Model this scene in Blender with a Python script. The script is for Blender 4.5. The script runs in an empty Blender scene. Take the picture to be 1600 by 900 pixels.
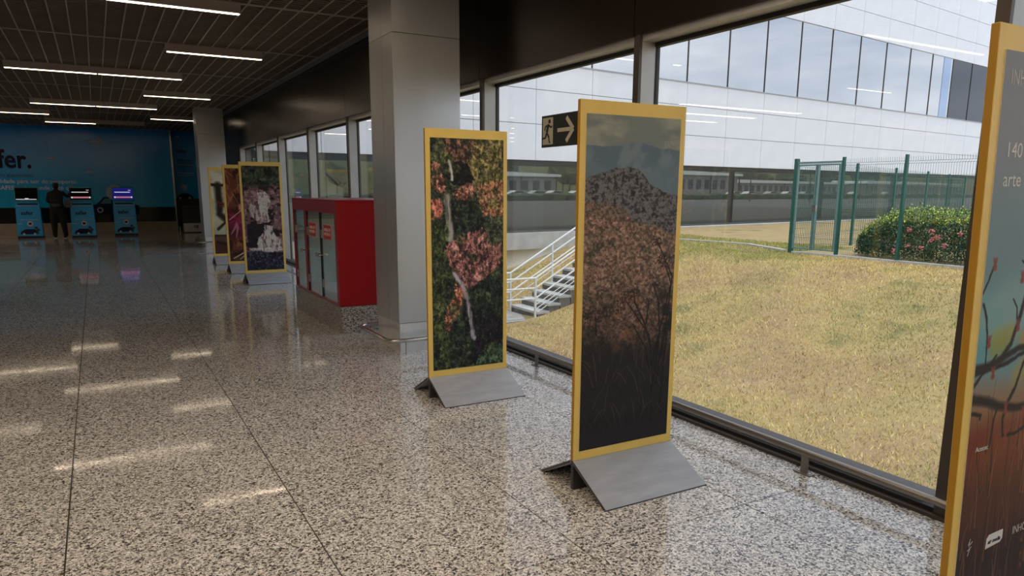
import bpy, bmesh, math, random
import numpy as np
from mathutils import Vector, Matrix
random.seed(7)
SC = bpy.context.scene
COL = SC.collection
PI = math.pi

# ------------------------------------------------------------------ camera
cam_data = bpy.data.cameras.new('camera')
cam = bpy.data.objects.new('camera', cam_data); COL.objects.link(cam)
yaw, pitch, roll = 0.51742422, 0.19330446, -0.00471752
_f = Vector((math.sin(yaw) * math.cos(pitch), math.cos(yaw) * math.cos(pitch), -math.sin(pitch)))
_r = Vector((math.cos(yaw), -math.sin(yaw), 0)); _d = _f.cross(_r)
_r2 = math.cos(roll) * _r + math.sin(roll) * _d; _d2 = -math.sin(roll) * _r + math.cos(roll) * _d
cam.matrix_world = Matrix(((_r2.x, -_d2.x, -_f.x, 0), (_r2.y, -_d2.y, -_f.y, 0), (_r2.z, -_d2.z, -_f.z, 1.6), (0, 0, 0, 1)))
cam_data.sensor_width = 36; cam_data.lens = 1125.98 / 1600 * 36
cam_data.shift_y = (516.62 - 450) / 1600
cam_data.clip_start = 0.05; cam_data.clip_end = 1500
SC.camera = cam

# ------------------------------------------------------------------ light and exposure
SC.view_settings.view_transform = 'Standard'; SC.view_settings.look = 'None'
SC.view_settings.gamma = 1; SC.view_settings.use_curve_mapping = False
SC.view_settings.exposure = 0.28
SKY = 1.38
LAMP = 7.5
W = bpy.data.worlds.new('sky'); SC.world = W; W.use_nodes = True
nt = W.node_tree; nt.nodes.clear()
def wn(t, **k):
    n = nt.nodes.new(t)
    for a, b in k.items(): setattr(n, a, b)
    return n
tc = wn('ShaderNodeTexCoord'); sep = wn('ShaderNodeSeparateXYZ'); nt.links.new(tc.outputs['Generated'], sep.inputs[0])
rmp = wn('ShaderNodeValToRGB'); e = rmp.color_ramp.elements
e[0].position = 0.0; e[0].color = (0.62, 0.68, 0.78, 1); e[1].position = 0.7; e[1].color = (0.36, 0.50, 0.78, 1)
nt.links.new(sep.outputs['Z'], rmp.inputs[0])
mp = wn('ShaderNodeMapping'); mp.inputs['Scale'].default_value = (1.2, 1.2, 5.0); nt.links.new(tc.outputs['Generated'], mp.inputs[0])
ns = wn('ShaderNodeTexNoise'); ns.inputs['Scale'].default_value = 2.2; ns.inputs['Detail'].default_value = 7; ns.inputs['Roughness'].default_value = .58
nt.links.new(mp.outputs[0], ns.inputs['Vector'])
cr = wn('ShaderNodeValToRGB'); e = cr.color_ramp.elements
e[0].position = .36; e[0].color = (0, 0, 0, 1); e[1].position = .58; e[1].color = (1, 1, 1, 1); nt.links.new(ns.outputs['Fac'], cr.inputs[0])
mx = wn('ShaderNodeMix', data_type='RGBA'); nt.links.new(cr.outputs[0], mx.inputs['Factor']); nt.links.new(rmp.outputs[0], mx.inputs[6]); mx.inputs[7].default_value = (0.90, 0.93, 1.0, 1)
bg = wn('ShaderNodeBackground'); bg.inputs['Strength'].default_value = SKY; nt.links.new(mx.outputs[2], bg.inputs[0])
wo = wn('ShaderNodeOutputWorld'); nt.links.new(bg.outputs[0], wo.inputs[0])
sd = bpy.data.lights.new('sun', 'SUN'); sd.energy = 1.6; sd.angle = math.radians(4); sd.color = (1, .95, .86)
sun = bpy.data.objects.new('sun', sd); COL.objects.link(sun)
sun.rotation_euler = Vector((-.08, -.12, .99)).to_track_quat('Z', 'Y').to_euler()

# ------------------------------------------------------------------ materials
MATS = {}
def mat(name, c=(.5, .5, .5), r=.5, m=0., var=.06, vs=6., bump=0., bs=60., spec=.5, emit=None, es=0, stretch=None, coat=0):
    if name in MATS: return MATS[name]
    M = bpy.data.materials.new(name); M.use_nodes = True; n = M.node_tree; b = n.nodes['Principled BSDF']
    t = n.nodes.new('ShaderNodeTexCoord'); mpp = n.nodes.new('ShaderNodeMapping'); n.links.new(t.outputs['Object'], mpp.inputs[0])
    if stretch: mpp.inputs['Scale'].default_value = stretch
    z = n.nodes.new('ShaderNodeTexNoise'); z.inputs['Scale'].default_value = vs; z.inputs['Detail'].default_value = 5
    n.links.new(mpp.outputs[0], z.inputs['Vector'])
    rp = n.nodes.new('ShaderNodeValToRGB'); el = rp.color_ramp.elements
    el[0].position = .3; el[1].position = .7
    el[0].color = tuple(max(0, x * (1 - var)) for x in c) + (1,); el[1].color = tuple(min(1, x * (1 + var)) for x in c) + (1,)
    n.links.new(z.outputs['Fac'], rp.inputs[0]); n.links.new(rp.outputs[0], b.inputs['Base Color'])
    b.inputs['Roughness'].default_value = r; b.inputs['Metallic'].default_value = m; b.inputs['Specular IOR Level'].default_value = spec
    b.inputs['Coat Weight'].default_value = coat; b.inputs['Coat Roughness'].default_value = .05
    if bump:
        z2 = n.nodes.new('ShaderNodeTexNoise'); z2.inputs['Scale'].default_value = bs; z2.inputs['Detail'].default_value = 3
        n.links.new(mpp.outputs[0], z2.inputs['Vector'])
        bp = n.nodes.new('ShaderNodeBump'); bp.inputs['Strength'].default_value = bump; bp.inputs['Distance'].default_value = .01
        n.links.new(z2.outputs['Fac'], bp.inputs['Height']); n.links.new(bp.outputs[0], b.inputs['Normal'])
    if emit: b.inputs['Emission Color'].default_value = tuple(emit) + (1,); b.inputs['Emission Strength'].default_value = es
    MATS[name] = M; return M
def granite(name, rough, light=(.60, .585, .57), dark=(.05, .045, .042), mid=(.27, .25, .235), sc=95):
    M = bpy.data.materials.new(name); M.use_nodes = True; n = M.node_tree; b = n.nodes['Principled BSDF']; L = n.links.new
    g = n.nodes.new('ShaderNodeNewGeometry')
    wz = n.nodes.new('ShaderNodeTexNoise'); wz.inputs['Scale'].default_value = 60; L(g.outputs['Position'], wz.inputs['Vector'])
    mv = n.nodes.new('ShaderNodeVectorMath'); mv.operation = 'MULTIPLY_ADD'; mv.inputs[1].default_value = (.012, .012, .012); L(wz.outputs['Color'], mv.inputs[0]); L(g.outputs['Position'], mv.inputs[2])
    v = n.nodes.new('ShaderNodeTexVoronoi'); v.inputs['Scale'].default_value = sc; L(mv.outputs[0], v.inputs['Vector'])
    s = n.nodes.new('ShaderNodeSeparateColor'); L(v.outputs['Color'], s.inputs[0])
    rp = n.nodes.new('ShaderNodeValToRGB'); rp.color_ramp.interpolation = 'CONSTANT'; el = rp.color_ramp.elements
    el[0].position = 0; el[0].color = dark + (1,); el[1].position = .17; el[1].color = mid + (1,)
    for p, c in ((.40, tuple(x * .8 for x in light)), (.62, light), (.88, tuple(min(1, x * 1.18) for x in light))):
        q = el.new(p); q.color = tuple(c) + (1,)
    L(s.outputs[0], rp.inputs[0])
    # second, smaller generation of dark mica grains
    v2 = n.nodes.new('ShaderNodeTexVoronoi'); v2.inputs['Scale'].default_value = sc * 2.1; L(mv.outputs[0], v2.inputs['Vector'])
    s2 = n.nodes.new('ShaderNodeSeparateColor'); L(v2.outputs['Color'], s2.inputs[0])
    cp = n.nodes.new('ShaderNodeMath'); cp.operation = 'LESS_THAN'; cp.inputs[1].default_value = .16; L(s2.outputs[1], cp.inputs[0])
    mx = n.nodes.new('ShaderNodeMix'); mx.data_type = 'RGBA'; L(cp.outputs[0], mx.inputs['Factor']); L(rp.outputs[0], mx.inputs[6]); mx.inputs[7].default_value = tuple(x * 1.4 for x in dark) + (1,)
    # slab-scale drift of tone
    z = n.nodes.new('ShaderNodeTexNoise'); z.inputs['Scale'].default_value = 1.3; z.inputs['Detail'].default_value = 4; L(g.outputs['Position'], z.inputs['Vector'])
    r2 = n.nodes.new('ShaderNodeMapRange'); r2.inputs['To Min'].default_value = .84; r2.inputs['To Max'].default_value = 1.1; L(z.outputs['Fac'], r2.inputs['Value'])
    m2 = n.nodes.new('ShaderNodeVectorMath'); m2.operation = 'SCALE'; L(mx.outputs[2], m2.inputs[0]); L(r2.outputs[0], m2.inputs['Scale'])
    L(m2.outputs[0], b.inputs['Base Color'])
    rz = n.nodes.new('ShaderNodeTexNoise'); rz.inputs['Scale'].default_value = 1.7; rz.inputs['Detail'].default_value = 6; rz.inputs['Roughness'].default_value = .65; L(g.outputs['Position'], rz.inputs['Vector'])
    rr = n.nodes.new('ShaderNodeMapRange'); rr.inputs['From Min'].default_value = .38; rr.inputs['From Max'].default_value = .68; rr.inputs['To Min'].default_value = rough; rr.inputs['To Max'].default_value = rough + .07; L(rz.outputs['Fac'], rr.inputs['Value'])
    L(rr.outputs[0], b.inputs['Roughness']); b.inputs['Specular IOR Level'].default_value = .36
    return M
def glass(name, tint, spec=1.0, rough=0.0, ior=1.5, base=None, basefac=0.):
    M = bpy.data.materials.new(name); M.use_nodes = True; n = M.node_tree; n.nodes.clear(); L = n.links.new
    o = n.nodes.new('ShaderNodeOutputMaterial'); t = n.nodes.new('ShaderNodeBsdfTransparent'); t.inputs[0].default_value = tuple(tint) + (1,)
    g = n.nodes.new('ShaderNodeBsdfGlossy'); g.inputs['Roughness'].default_value = rough; g.inputs[0].default_value = (spec, spec, spec, 1)
    gg = n.nodes.new('ShaderNodeNewGeometry'); dt = n.nodes.new('ShaderNodeVectorMath'); dt.operation = 'DOT_PRODUCT'; L(gg.outputs['Normal'], dt.inputs[0]); L(gg.outputs['Incoming'], dt.inputs[1])
    ab = n.nodes.new('ShaderNodeMath'); ab.operation = 'ABSOLUTE'; L(dt.outputs['Value'], ab.inputs[0])
    om = n.nodes.new('ShaderNodeMath'); om.operation = 'SUBTRACT'; om.inputs[0].default_value = 1; L(ab.outputs[0], om.inputs[1])
    pw5 = n.nodes.new('ShaderNodeMath'); pw5.operation = 'POWER'; pw5.inputs[1].default_value = 5; L(om.outputs[0], pw5.inputs[0])
    r0 = ((ior - 1) / (ior + 1)) ** 2
    f = n.nodes.new('ShaderNodeMath'); f.operation = 'MULTIPLY_ADD'; f.inputs[1].default_value = 1 - r0; f.inputs[2].default_value = r0; L(pw5.outputs[0], f.inputs[0])
    z = n.nodes.new('ShaderNodeTexNoise'); z.inputs['Scale'].default_value = .7
    tcn = n.nodes.new('ShaderNodeTexCoord'); L(tcn.outputs['Object'], z.inputs['Vector'])
    m = n.nodes.new('ShaderNodeMixShader'); L(f.outputs[0], m.inputs[0]); L(t.outputs[0], m.inputs[1]); L(g.outputs[0], m.inputs[2])
    if base:
        d = n.nodes.new('ShaderNodeBsdfDiffuse'); d.inputs[0].default_value = tuple(base) + (1,)
        m3 = n.nodes.new('ShaderNodeMixShader'); mr = n.nodes.new('ShaderNodeMapRange'); mr.inputs['To Min'].default_value = basefac * .6; mr.inputs['To Max'].default_value = basefac * 1.4
        L(z.outputs['Fac'], mr.inputs['Value']); L(mr.outputs[0], m3.inputs[0]); L(m.outputs[0], m3.inputs[1]); L(d.outputs[0], m3.inputs[2]); L(m3.outputs[0], o.inputs[0])
    else: L(m.outputs[0], o.inputs[0])
    MATS[name] = M; return M
def attr_mat(name, r=.6, spec=.3, rnd=0.):
    M = bpy.data.materials.new(name); M.use_nodes = True; n = M.node_tree; b = n.nodes['Principled BSDF']
    a = n.nodes.new('ShaderNodeAttribute'); a.attribute_name = 'ink'
    n.links.new(a.outputs['Color'], b.inputs['Base Color']); b.inputs['Roughness'].default_value = r; b.inputs['Specular IOR Level'].default_value = spec
    return M

floor_mat = granite('polished_granite', .035, light=(.82, .80, .78), mid=(.42, .395, .375), dark=(.085, .075, .07), sc=105)
plinth_mat = granite('granite_plinth', .35, light=(.50, .48, .46))
base_mat = mat('joint_grey', (.06, .055, .05), .8)
alu = mat('brushed_aluminium', (.50, .51, .53), .34, .75, .04, 3, .05, 300, stretch=(1, 1, .02))
steel = mat('stainless_steel', (.62, .60, .57), .2, .95, .04, 10)
kick_m = mat('kick_plate_steel', (.66, .66, .66), .3, .8, .10, 6)
bronze = mat('dark_bronze_panel', (.024, .017, .013), .24, .5, .10, 2, .03, 40)
bronze_frame = mat('bronze_window_frame', (.075, .06, .052), .42, .4, .06)
pale_frame = mat('pale_aluminium_frame', (.42, .42, .42), .45, .35, .05)
black_gasket = mat('black_gasket', (.012, .012, .012), .6)
yellow = mat('yellow_painted_board', (.80, .57, .14), .45, 0, .05, 5, .05, 80)
shaded_edge = mat('shaded_ochre_edge', (.44, .23, .015), .5, 0, .06)  # ochre darkened for the shade on the board's left side
greyboard = mat('grey_painted_board', (.36, .375, .41), .42, 0, .12, 5, .08, 30, stretch=(1, 4, 4))
greyedge = mat('dark_grey_board_edge', (.05, .052, .06), .5, 0, .1)
red = mat('red_lacquer', (.34, .005, .010), .38, 0, .06, 4, spec=.4)
red_dark = mat('red_frame_lacquer', (.36, .008, .016), .3, 0, .06, 4)
white = mat('white_print', (.8, .8, .8), .5)
navy = mat('navy_ink', (.002, .008, .04), .8)
black = mat('black_plastic', (.012, .012, .013), .45)
slat_m = mat('dark_ceiling_louvre', (.12, .095, .082), .6, 0, .12, 3)
rail_m = mat('grey_ceiling_rail', (.32, .28, .26), .5, .2, .06)
void_m = mat('dark_ceiling_void', (.01, .009, .008), .9)
housing = mat('lamp_housing', (.42, .37, .35), .5, .1, .04)
plaster = mat('brown_wall_panel', (.20, .155, .125), .7)
beige = mat('beige_wall_base', (.36, .29, .21), .4, 0, .1, 3)
clear_glass = glass('clear_window_glass', (.93, .955, .95), 1.0)
cab_glass = glass('cabinet_glass', (.92, .95, .93), 1.0, .02, 1.6)
tint_glass = glass('tinted_facade_glass', (.66, .66, .62), .35, .01, 1.5, (.15, .14, .13), .08)
upper_glass = mat('reflective_facade_glass', (.56, .55, .57), .03, 1.0, .05, .15)
upper_dark = mat('dark_purple_facade_glass', (.045, .045, .06), .08, .6, .1, .3)
upper_blue = mat('blue_grey_facade_glass', (.34, .42, .58), .06, .8, .05, .3)
facade_m = mat('white_facade_panel', (.80, .80, .86), .45, 0, .035, 1.2, .02, 4)
facade_joint = mat('facade_joint_grey', (.42, .43, .48), .8)
concrete = mat('pale_concrete', (.50, .49, .47), .8, 0, .14, 2.5, .2, 30)
concrete_dirty = mat('weathered_concrete', (.36, .34, .31), .85, 0, .25, 3, .3, 30)
beige_ext = mat('beige_render', (.48, .42, .33), .85, 0, .1, 2)
white_paint = mat('white_painted_steel', (.78, .78, .76), .45, 0, .05)
green_paint = mat('green_coated_steel', (.015, .11, .085), .4, 0, .1)
green_dull = mat('grey_green_steel', (.17, .29, .28), .4, .2, .1)
asphalt = mat('asphalt', (.13, .125, .12), .9, 0, .2, 1.2, .3, 40)

# ------------------------------------------------------------------ helpers
class MB:
    def __init__(s): s.v = []; s.f = []
    def box(s, a, b, rz=0, piv=None):
        x0, y0, z0 = a; x1, y1, z1 = b; n = len(s.v)
        p = [(x0, y0, z0), (x1, y0, z0), (x1, y1, z0), (x0, y1, z0), (x0, y0, z1), (x1, y0, z1), (x1, y1, z1), (x0, y1, z1)]
        s.v += p; s.f += [tuple(n + i for i in q) for q in ((0, 3, 2, 1), (4, 5, 6, 7), (0, 1, 5, 4), (1, 2, 6, 5), (2, 3, 7, 6), (3, 0, 4, 7))]
        return s
    def prism(s, poly, axis, a, b):
        """poly of 2d points extruded along axis 0/1/2 from a to b"""
        n = len(s.v); k = len(poly)
        def P(p, t):
            return (t, p[0], p[1]) if axis == 0 else ((p[0], t, p[1]) if axis == 1 else (p[0], p[1], t))
        s.v += [P(p, a) for p in poly] + [P(p, b) for p in poly]
        s.f += [tuple(n + i for i in range(k)), tuple(n + k + i for i in reversed(range(k)))]
        s.f += [(n + i, n + k + i, n + k + (i + 1) % k, n + (i + 1) % k) for i in range(k)]
        return s
    def tube(s, pts, r, seg=8, cap=True, r1=None):
        pts = [Vector(p) for p in pts]; n = len(s.v); m = len(pts); up = None
        for i, p in enumerate(pts):
            d = (pts[min(i + 1, m - 1)] - pts[max(i - 1, 0)]).normalized()
            if up is None: up = Vector((0, 0, 1)) if abs(d.z) < .9 else Vector((1, 0, 0))
            a = d.cross(up).normalized(); b = a.cross(d).normalized(); up = b
            rr = r if r1 is None else r + (r1 - r) * i / max(1, m - 1)
            for j in range(seg):
                t = 2 * PI * j / seg; s.v.append(tuple(p + rr * (math.cos(t) * a + math.sin(t) * b)))
        for i in range(m - 1):
            for j in range(seg):
                q = n + i * seg; s.f.append((q + j, q + (j + 1) % seg, q + seg + (j + 1) % seg, q + seg + j))
        if cap: s.f += [tuple(n + j for j in reversed(range(seg))), tuple(n + (m - 1) * seg + j for j in range(seg))]
        return s
    def bar(s, p, q, w, h):
        p = Vector(p); q = Vector(q); d = (q - p).normalized(); up = Vector((0, 0, 1)) if abs(d.z) < .99 else Vector((0, 1, 0))
        a = d.cross(up).normalized() * w / 2; b = a.cross(d).normalized() * h / 2; n = len(s.v)
        for c in (p, q):
            for u, v in ((-1, -1), (1, -1), (1, 1), (-1, 1)): s.v.append(tuple(c + a * u + b * v))
        s.f += [tuple(n + i for i in t) for t in ((3, 2, 1, 0), (4, 5, 6, 7), (0, 1, 5, 4), (1, 2, 6, 5), (2, 3, 7, 6), (3, 0, 4, 7))]
        return s
    def lathe(s, prof, c=(0, 0, 0), seg=16):
        n = len(s.v); m = len(prof)
        for r, z in prof:
            for j in range(seg):
                t = 2 * PI * j / seg; s.v.append((c[0] + r * math.cos(t), c[1] + r * math.sin(t), c[2] + z))
        for i in range(m - 1):
            for j in range(seg):
                q = n + i * seg; s.f.append((q + j, q + (j + 1) % seg, q + seg + (j + 1) % seg, q + seg + j))
        s.f += [tuple(n + j for j in reversed(range(seg))), tuple(n + (m - 1) * seg + j for j in range(seg))]
        return s
    def build(s, name, m, parent=None, loc=(0, 0, 0), smooth=False, bevel=0):
        me = bpy.data.meshes.new(name); me.from_pydata(s.v, [], s.f); me.materials.append(m)
        if smooth: me.polygons.foreach_set('use_smooth', [True] * len(me.polygons))
        if smooth:
            try: me.set_sharp_from_angle(angle=math.radians(40))
            except Exception: pass
        o = bpy.data.objects.new(name, me); COL.objects.link(o); o.location = loc
        if parent: o.parent = parent
        if bevel:
            b = o.modifiers.new('bevel', 'BEVEL'); b.width = bevel; b.segments = 2; b.limit_method = 'ANGLE'
        return o
def tag(o, label=None, cat=None, group=None, kind=None):
    if label: o['label'] = label
    if cat: o['category'] = cat
    if group: o['group'] = group
    if kind: o['kind'] = kind
    return o
def empty(name, loc=(0, 0, 0), rz=0, label=None, cat=None, group=None, kind=None):
    o = bpy.data.objects.new(name, None); COL.objects.link(o); o.location = loc; o.rotation_euler = (0, 0, rz); o.empty_display_size = .1
    return tag(o, label, cat, group, kind)
def link_copy(src, name, loc, parent=None):
    o = src.copy(); o.name = name; o.location = loc; COL.objects.link(o)
    if parent: o.parent = parent
    return o
def copy_tree(o, parent=None):
    c = o.copy(); COL.objects.link(c)
    if parent: c.parent = parent
    for ch in list(o.children): copy_tree(ch, c)
    return c
def np_mesh(name, V, F, m, parent=None, col=None, loc=(0, 0, 0), smooth=False):
    me = bpy.data.meshes.new(name); V = np.asarray(V, np.float32); F = np.asarray(F, np.int32); k = F.shape[1]
    me.vertices.add(len(V)); me.vertices.foreach_set('co', V.ravel())
    me.loops.add(F.size); me.loops.foreach_set('vertex_index', F.ravel())
    me.polygons.add(len(F)); me.polygons.foreach_set('loop_start', np.arange(0, F.size, k, dtype=np.int32))
    if col is not None:
        a = me.color_attributes.new('ink', 'FLOAT_COLOR', 'POINT'); c = np.ones((len(V), 4), np.float32); c[:, :3] = col; a.data.foreach_set('color', c.ravel())
    me.materials.append(m); me.update(calc_edges=True)
    if smooth: me.polygons.foreach_set('use_smooth', [True] * len(F))
    me.validate()
    o = bpy.data.objects.new(name, me); COL.objects.link(o); o.location = loc
    if parent: o.parent = parent
    return o
DEP = None
def text(name, s, size, loc, m, parent=None, face='-Y', align='LEFT', ext=.001, bold=0., sx=1., shear=0):
    cu = bpy.data.curves.new('t', 'FONT'); cu.body = s; cu.size = size; cu.align_x = align; cu.extrude = ext; cu.offset = bold; cu.shear = shear; cu.resolution_u = 3
    t = bpy.data.objects.new('t', cu); COL.objects.link(t)
    bpy.context.view_layer.update()
    me = bpy.data.meshes.new_from_object(t.evaluated_get(bpy.context.evaluated_depsgraph_get()))
    bpy.data.objects.remove(t)
    R = Matrix.Rotation(PI / 2, 4, 'X')
    if face == '-X': R = Matrix.Rotation(-PI / 2, 4, 'Z') @ R
    me.transform(R @ Matrix.Diagonal((sx, 1, 1, 1))); me.materials.clear(); me.materials.append(m)
    o = bpy.data.objects.new(name, me); COL.objects.link(o); o.location = loc
    if parent: o.parent = parent
    return o

# noise for prints and terrain
def vnoise(x, y, seed):
    rs = np.random.RandomState(seed); T = rs.rand(64, 64)
    xi = np.floor(x).astype(int); yi = np.floor(y).astype(int); fx = x - xi; fy = y - yi
    fx = fx * fx * (3 - 2 * fx); fy = fy * fy * (3 - 2 * fy)
    g = lambda a, b: T[a % 64, b % 64]
    return (g(xi, yi) * (1 - fx) + g(xi + 1, yi) * fx) * (1 - fy) + (g(xi, yi + 1) * (1 - fx) + g(xi + 1, yi + 1) * fx) * fy
def fbm(x, y, seed=0, o=5, g=.55):
    s = 0; a = 1; t = 0
    for i in range(o):
        s = s + a * vnoise(x * 2 ** i + 17 * i, y * 2 ** i + 9 * i, seed + i); t += a; a *= g
    return s / t
def sst(a, b, x): t = np.clip((x - a) / (b - a), 0, 1); return t * t * (3 - 2 * t)
def mixc(A, c, m): return A * (1 - m[..., None]) + np.asarray(c, float) * m[..., None]
def lin(c): return np.where(c <= .04045, c / 12.92, ((c + .055) / 1.055) ** 2.4)

# ------------------------------------------------------------------ floor
fl = empty('floor', label=None, kind='structure')
MB().box((-9.4, -8.5, -.25), (3.72, 33.5, -.006)).build('floor_base', base_mat, fl)
xs = [-9.38 + .0, -8.40, -7.38, -6.362, -5.345, -4.328, -3.311, -2.294, -1.277, -.26, .757, 1.774, 2.79, 3.56]
ys = [-8.45, -7.94, -6.455] + [2.446 + 4.45 * k + 1.4833 * j for k in range(-2, 7) for j in range(3)]
ys = sorted(y for y in ys if -8.5 <= y < 31.5) + [33.4]
tmpl = {}
for i in range(len(xs) - 1):
    for j in range(len(ys) - 1):
        w = round(xs[i + 1] - xs[i], 3); d = round(ys[j + 1] - ys[j], 3)
        maj = 0.003; major_y = abs(((ys[j] - 2.446) / 4.45) - round((ys[j] - 2.446) / 4.45)) < .01
        k = (w, d, major_y)
        if k not in tmpl:
            g = .005 if major_y else .0012
            o = MB().box((.0035, g, -.012), (w - .0035, d - .0008, 0)).build('floor_tile', floor_mat, fl, (xs[i], ys[j], 0)); tmpl[k] = o
        else: link_copy(tmpl[k], 'floor_tile', (xs[i], ys[j], 0), fl)

# ------------------------------------------------------------------ ceiling
CZ = 3.70
ce = empty('ceiling', kind='structure')
MB().box((-9.4, -8.5, CZ + .16), (3.80, 33.5, CZ + .4)).build('ceiling_slab', void_m, ce)
pw = .2035; px0 = 3.365
pm = MB()
pm.box((-pw + .006, 0, .0), (-.006, .02, .045)); pm.box((-pw + .006, 2.98, .0), (-.006, 3.0, .045))
for k in range(33):
    y = .06 + k * .09; pm.box((-pw + .012, y, .004), (-.0, y + .035, .04))
first = None
for j in range(8):
    for i in range(31):
        loc = (px0 - i * pw, 6.32 + 3 * j, CZ)
        if first is None: first = pm.build('ceiling_panel', slat_m, ce, loc)
        else: link_copy(first, 'ceiling_panel', loc, ce)
# far left and behind the camera: joined field
pf = MB()
for x0, x1, y0, y1 in ((-9.3, px0 - 31 * pw - .02, 6.3, 30.6), (-9.3, 3.3, -8.4, 6.28)):
    y = y0
    while y < y1: pf.box((x0, y, CZ + .004), (x1, y + .035, CZ + .04)); y += .12
pf.build('ceiling_louvre_field', slat_m, ce)['kind'] = 'stuff'
lr = None
for i in range(32):
    loc = (px0 - i * pw, 6.3, CZ - .004)
    if lr is None: lr = MB().box((-.008, 0, 0), (.008, 24.2, .05)).build('long_rail', rail_m, ce, loc)
    else: link_copy(lr, 'long_rail', loc, ce)
cr_ = None
for j in range(9):
    loc = (-9.2, 6.3 + 3 * j, CZ - .008)
    if cr_ is None: cr_ = MB().box((0, -.022, 0), (12.6, .022, .05)).build('cross_rail', rail_m, ce, loc)
    else: link_copy(cr_, 'cross_rail', loc, ce)
MB().box((3.37, -8.4, CZ - .02), (3.49, 30.6, CZ + .15)).build('edge_trim', mat('grey_ceiling_edge', (.16, .155, .16), .5, .2), ce)

# ------------------------------------------------------------------ linear ceiling lights
lamp_on = mat('lit_diffuser', (.9, .9, .85), .4, emit=(1.0, .80, .57), es=LAMP)
lamp_off = mat('unlit_diffuser', (.30, .28, .26), .5)
def seg_light(parent, x0, lit, L=1.372, hw=.045, dm=None):
    dw = .020 if hw < .05 else .011
    MB().box((x0, -hw, -.095), (x0 + L, hw, .03)).build('housing', housing, parent, bevel=.003)
    MB().box((x0 + .012, -hw + dw, -.103), (x0 + L - .012, hw - dw, -.0955)).build('diffuser', (dm or lamp_on) if lit else lamp_off, parent)
    for xa in (x0 - .004, x0 + L): MB().box((xa, -hw - .001, -.097), (xa + .004, hw + .001, .03)).build('end_cap', housing, parent)
def light(y, x0, lits, label, hw=.045, dm=None):
    t = empty('linear_ceiling_light', (x0, y, CZ - .02), label=label, cat='ceiling light', group='linear ceiling lights')
    for k, l in enumerate(lits): seg_light(t, k * 1.38, l, hw=hw, dm=dm)
light(9.33, -1.10, (1, 1), 'long linear ceiling light nearest the camera, cut by the top edge')
light(12.33, 1.10, (1,), 'single length ceiling light left of the near column, nearest of the short ones')
light(15.33, -1.15, (1, 1), 'second long linear ceiling light, at the left edge of the picture')
light(18.33, 1.11, (1,), 'single length ceiling light, second of the short ones from the near column')
light(18.33, -4.25, (1, 1), 'ceiling light of which only the bright end tip shows at the left edge')
light(21.33, -1.17, (1, 1), 'third long linear ceiling light, above the blue kiosks')
light(24.33, 1.60, (1,), 'ceiling light ending at the top of the far column')
light(24.33, -3.66, (1, 1), 'ceiling light cut by the left edge just above the blue wall')
light(27.1, -1.15, (1, 0), 'ceiling light in front of the blue wall with its right half unlit')
added_rows = {4.55: 'just in front of the camera', 3.33: 'overhead, second row out of the picture', 1.8: 'overhead, third row out of the picture', .33: 'straight above the camera', -1.2: 'first row behind the camera', -2.67: 'second row behind the camera', -5.67: 'last row behind the camera'}  # unseen lamp rows, added overhead to brighten the interior
lamp_added = mat('added_wide_diffuser', (.9, .9, .85), .4, emit=(1.0, .80, .58), es=LAMP)
for y, nm in added_rows.items():
    light(y, -1.10, (1, 1, 1), 'added unseen wide three part ceiling light ' + nm, .095, lamp_added)
    light(y, -5.60, (1, 1, 1), 'added unseen wide three part ceiling light, left bay, ' + nm, .095, lamp_added)
light(6.33, -4.25, (1, 1), 'linear ceiling light outside the picture, sixth metre row on the left')
light(9.60, -7.05, (1,), 'single length ceiling light in the left bay of the hall')
for k, y in enumerate((6.33, 13.33, 14.83, 16.33, 18.83, 21.33, 23.33, 25.33, 27.33, 29.0)):  # more unseen rows, added to lift the far end of the hall
    light(y, -8.9 if y != 18.83 else -8.9, (1, 1, 1), 'added unseen wide ceiling light in the left bay of the hall, %s row from the camera' % 'first second third fourth fifth sixth seventh eighth ninth tenth'.split()[k], .095, lamp_added)

# ------------------------------------------------------------------ right wall: bronze fascia and windows
mull = [-5.55, -3.07, -.60, 1.85, 4.345, 6.81, 9.20, 11.40, 13.86, 16.40, 18.86, 21.20]
wr = empty('wall_right', kind='structure')
MB().box((3.53, -8.5, 2.70), (3.80, 33.5, 4.1)).build('fascia_core', void_m, wr)
for i in range(len(mull) - 1):
    MB().box((3.50, mull[i] + .043, 2.695), (3.529, mull[i + 1] + .035, 3.72)).build('fascia_panel', bronze, wr)
for y0, y1 in ((-8.4, -5.52), (21.25, 24.3), (24.31, 27.4), (27.41, 30.55)):
    MB().box((3.50, y0, 2.695), (3.529, y1, 3.72)).build('fascia_panel', bronze, wr)
for y0, y1 in ((21.25, 24.3), (24.31, 27.4), (27.41, 33.4), (-8.4, -5.6)):
    MB().box((3.50, y0, 0), (3.529, y1, 2.692)).build('lower_panel', bronze, wr)
MB().box((3.53, 21.27, -.3), (3.8, 33.5, 2.7)).box((3.53, -8.5, -.3), (3.8, -5.6, 2.7)).build('wall_core', void_m, wr)
MB().box((3.56, -8.5, -1.6), (3.72, 33.5, -.012)).build('wall_foundation', concrete, wr)
GX = 3.665
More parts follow.
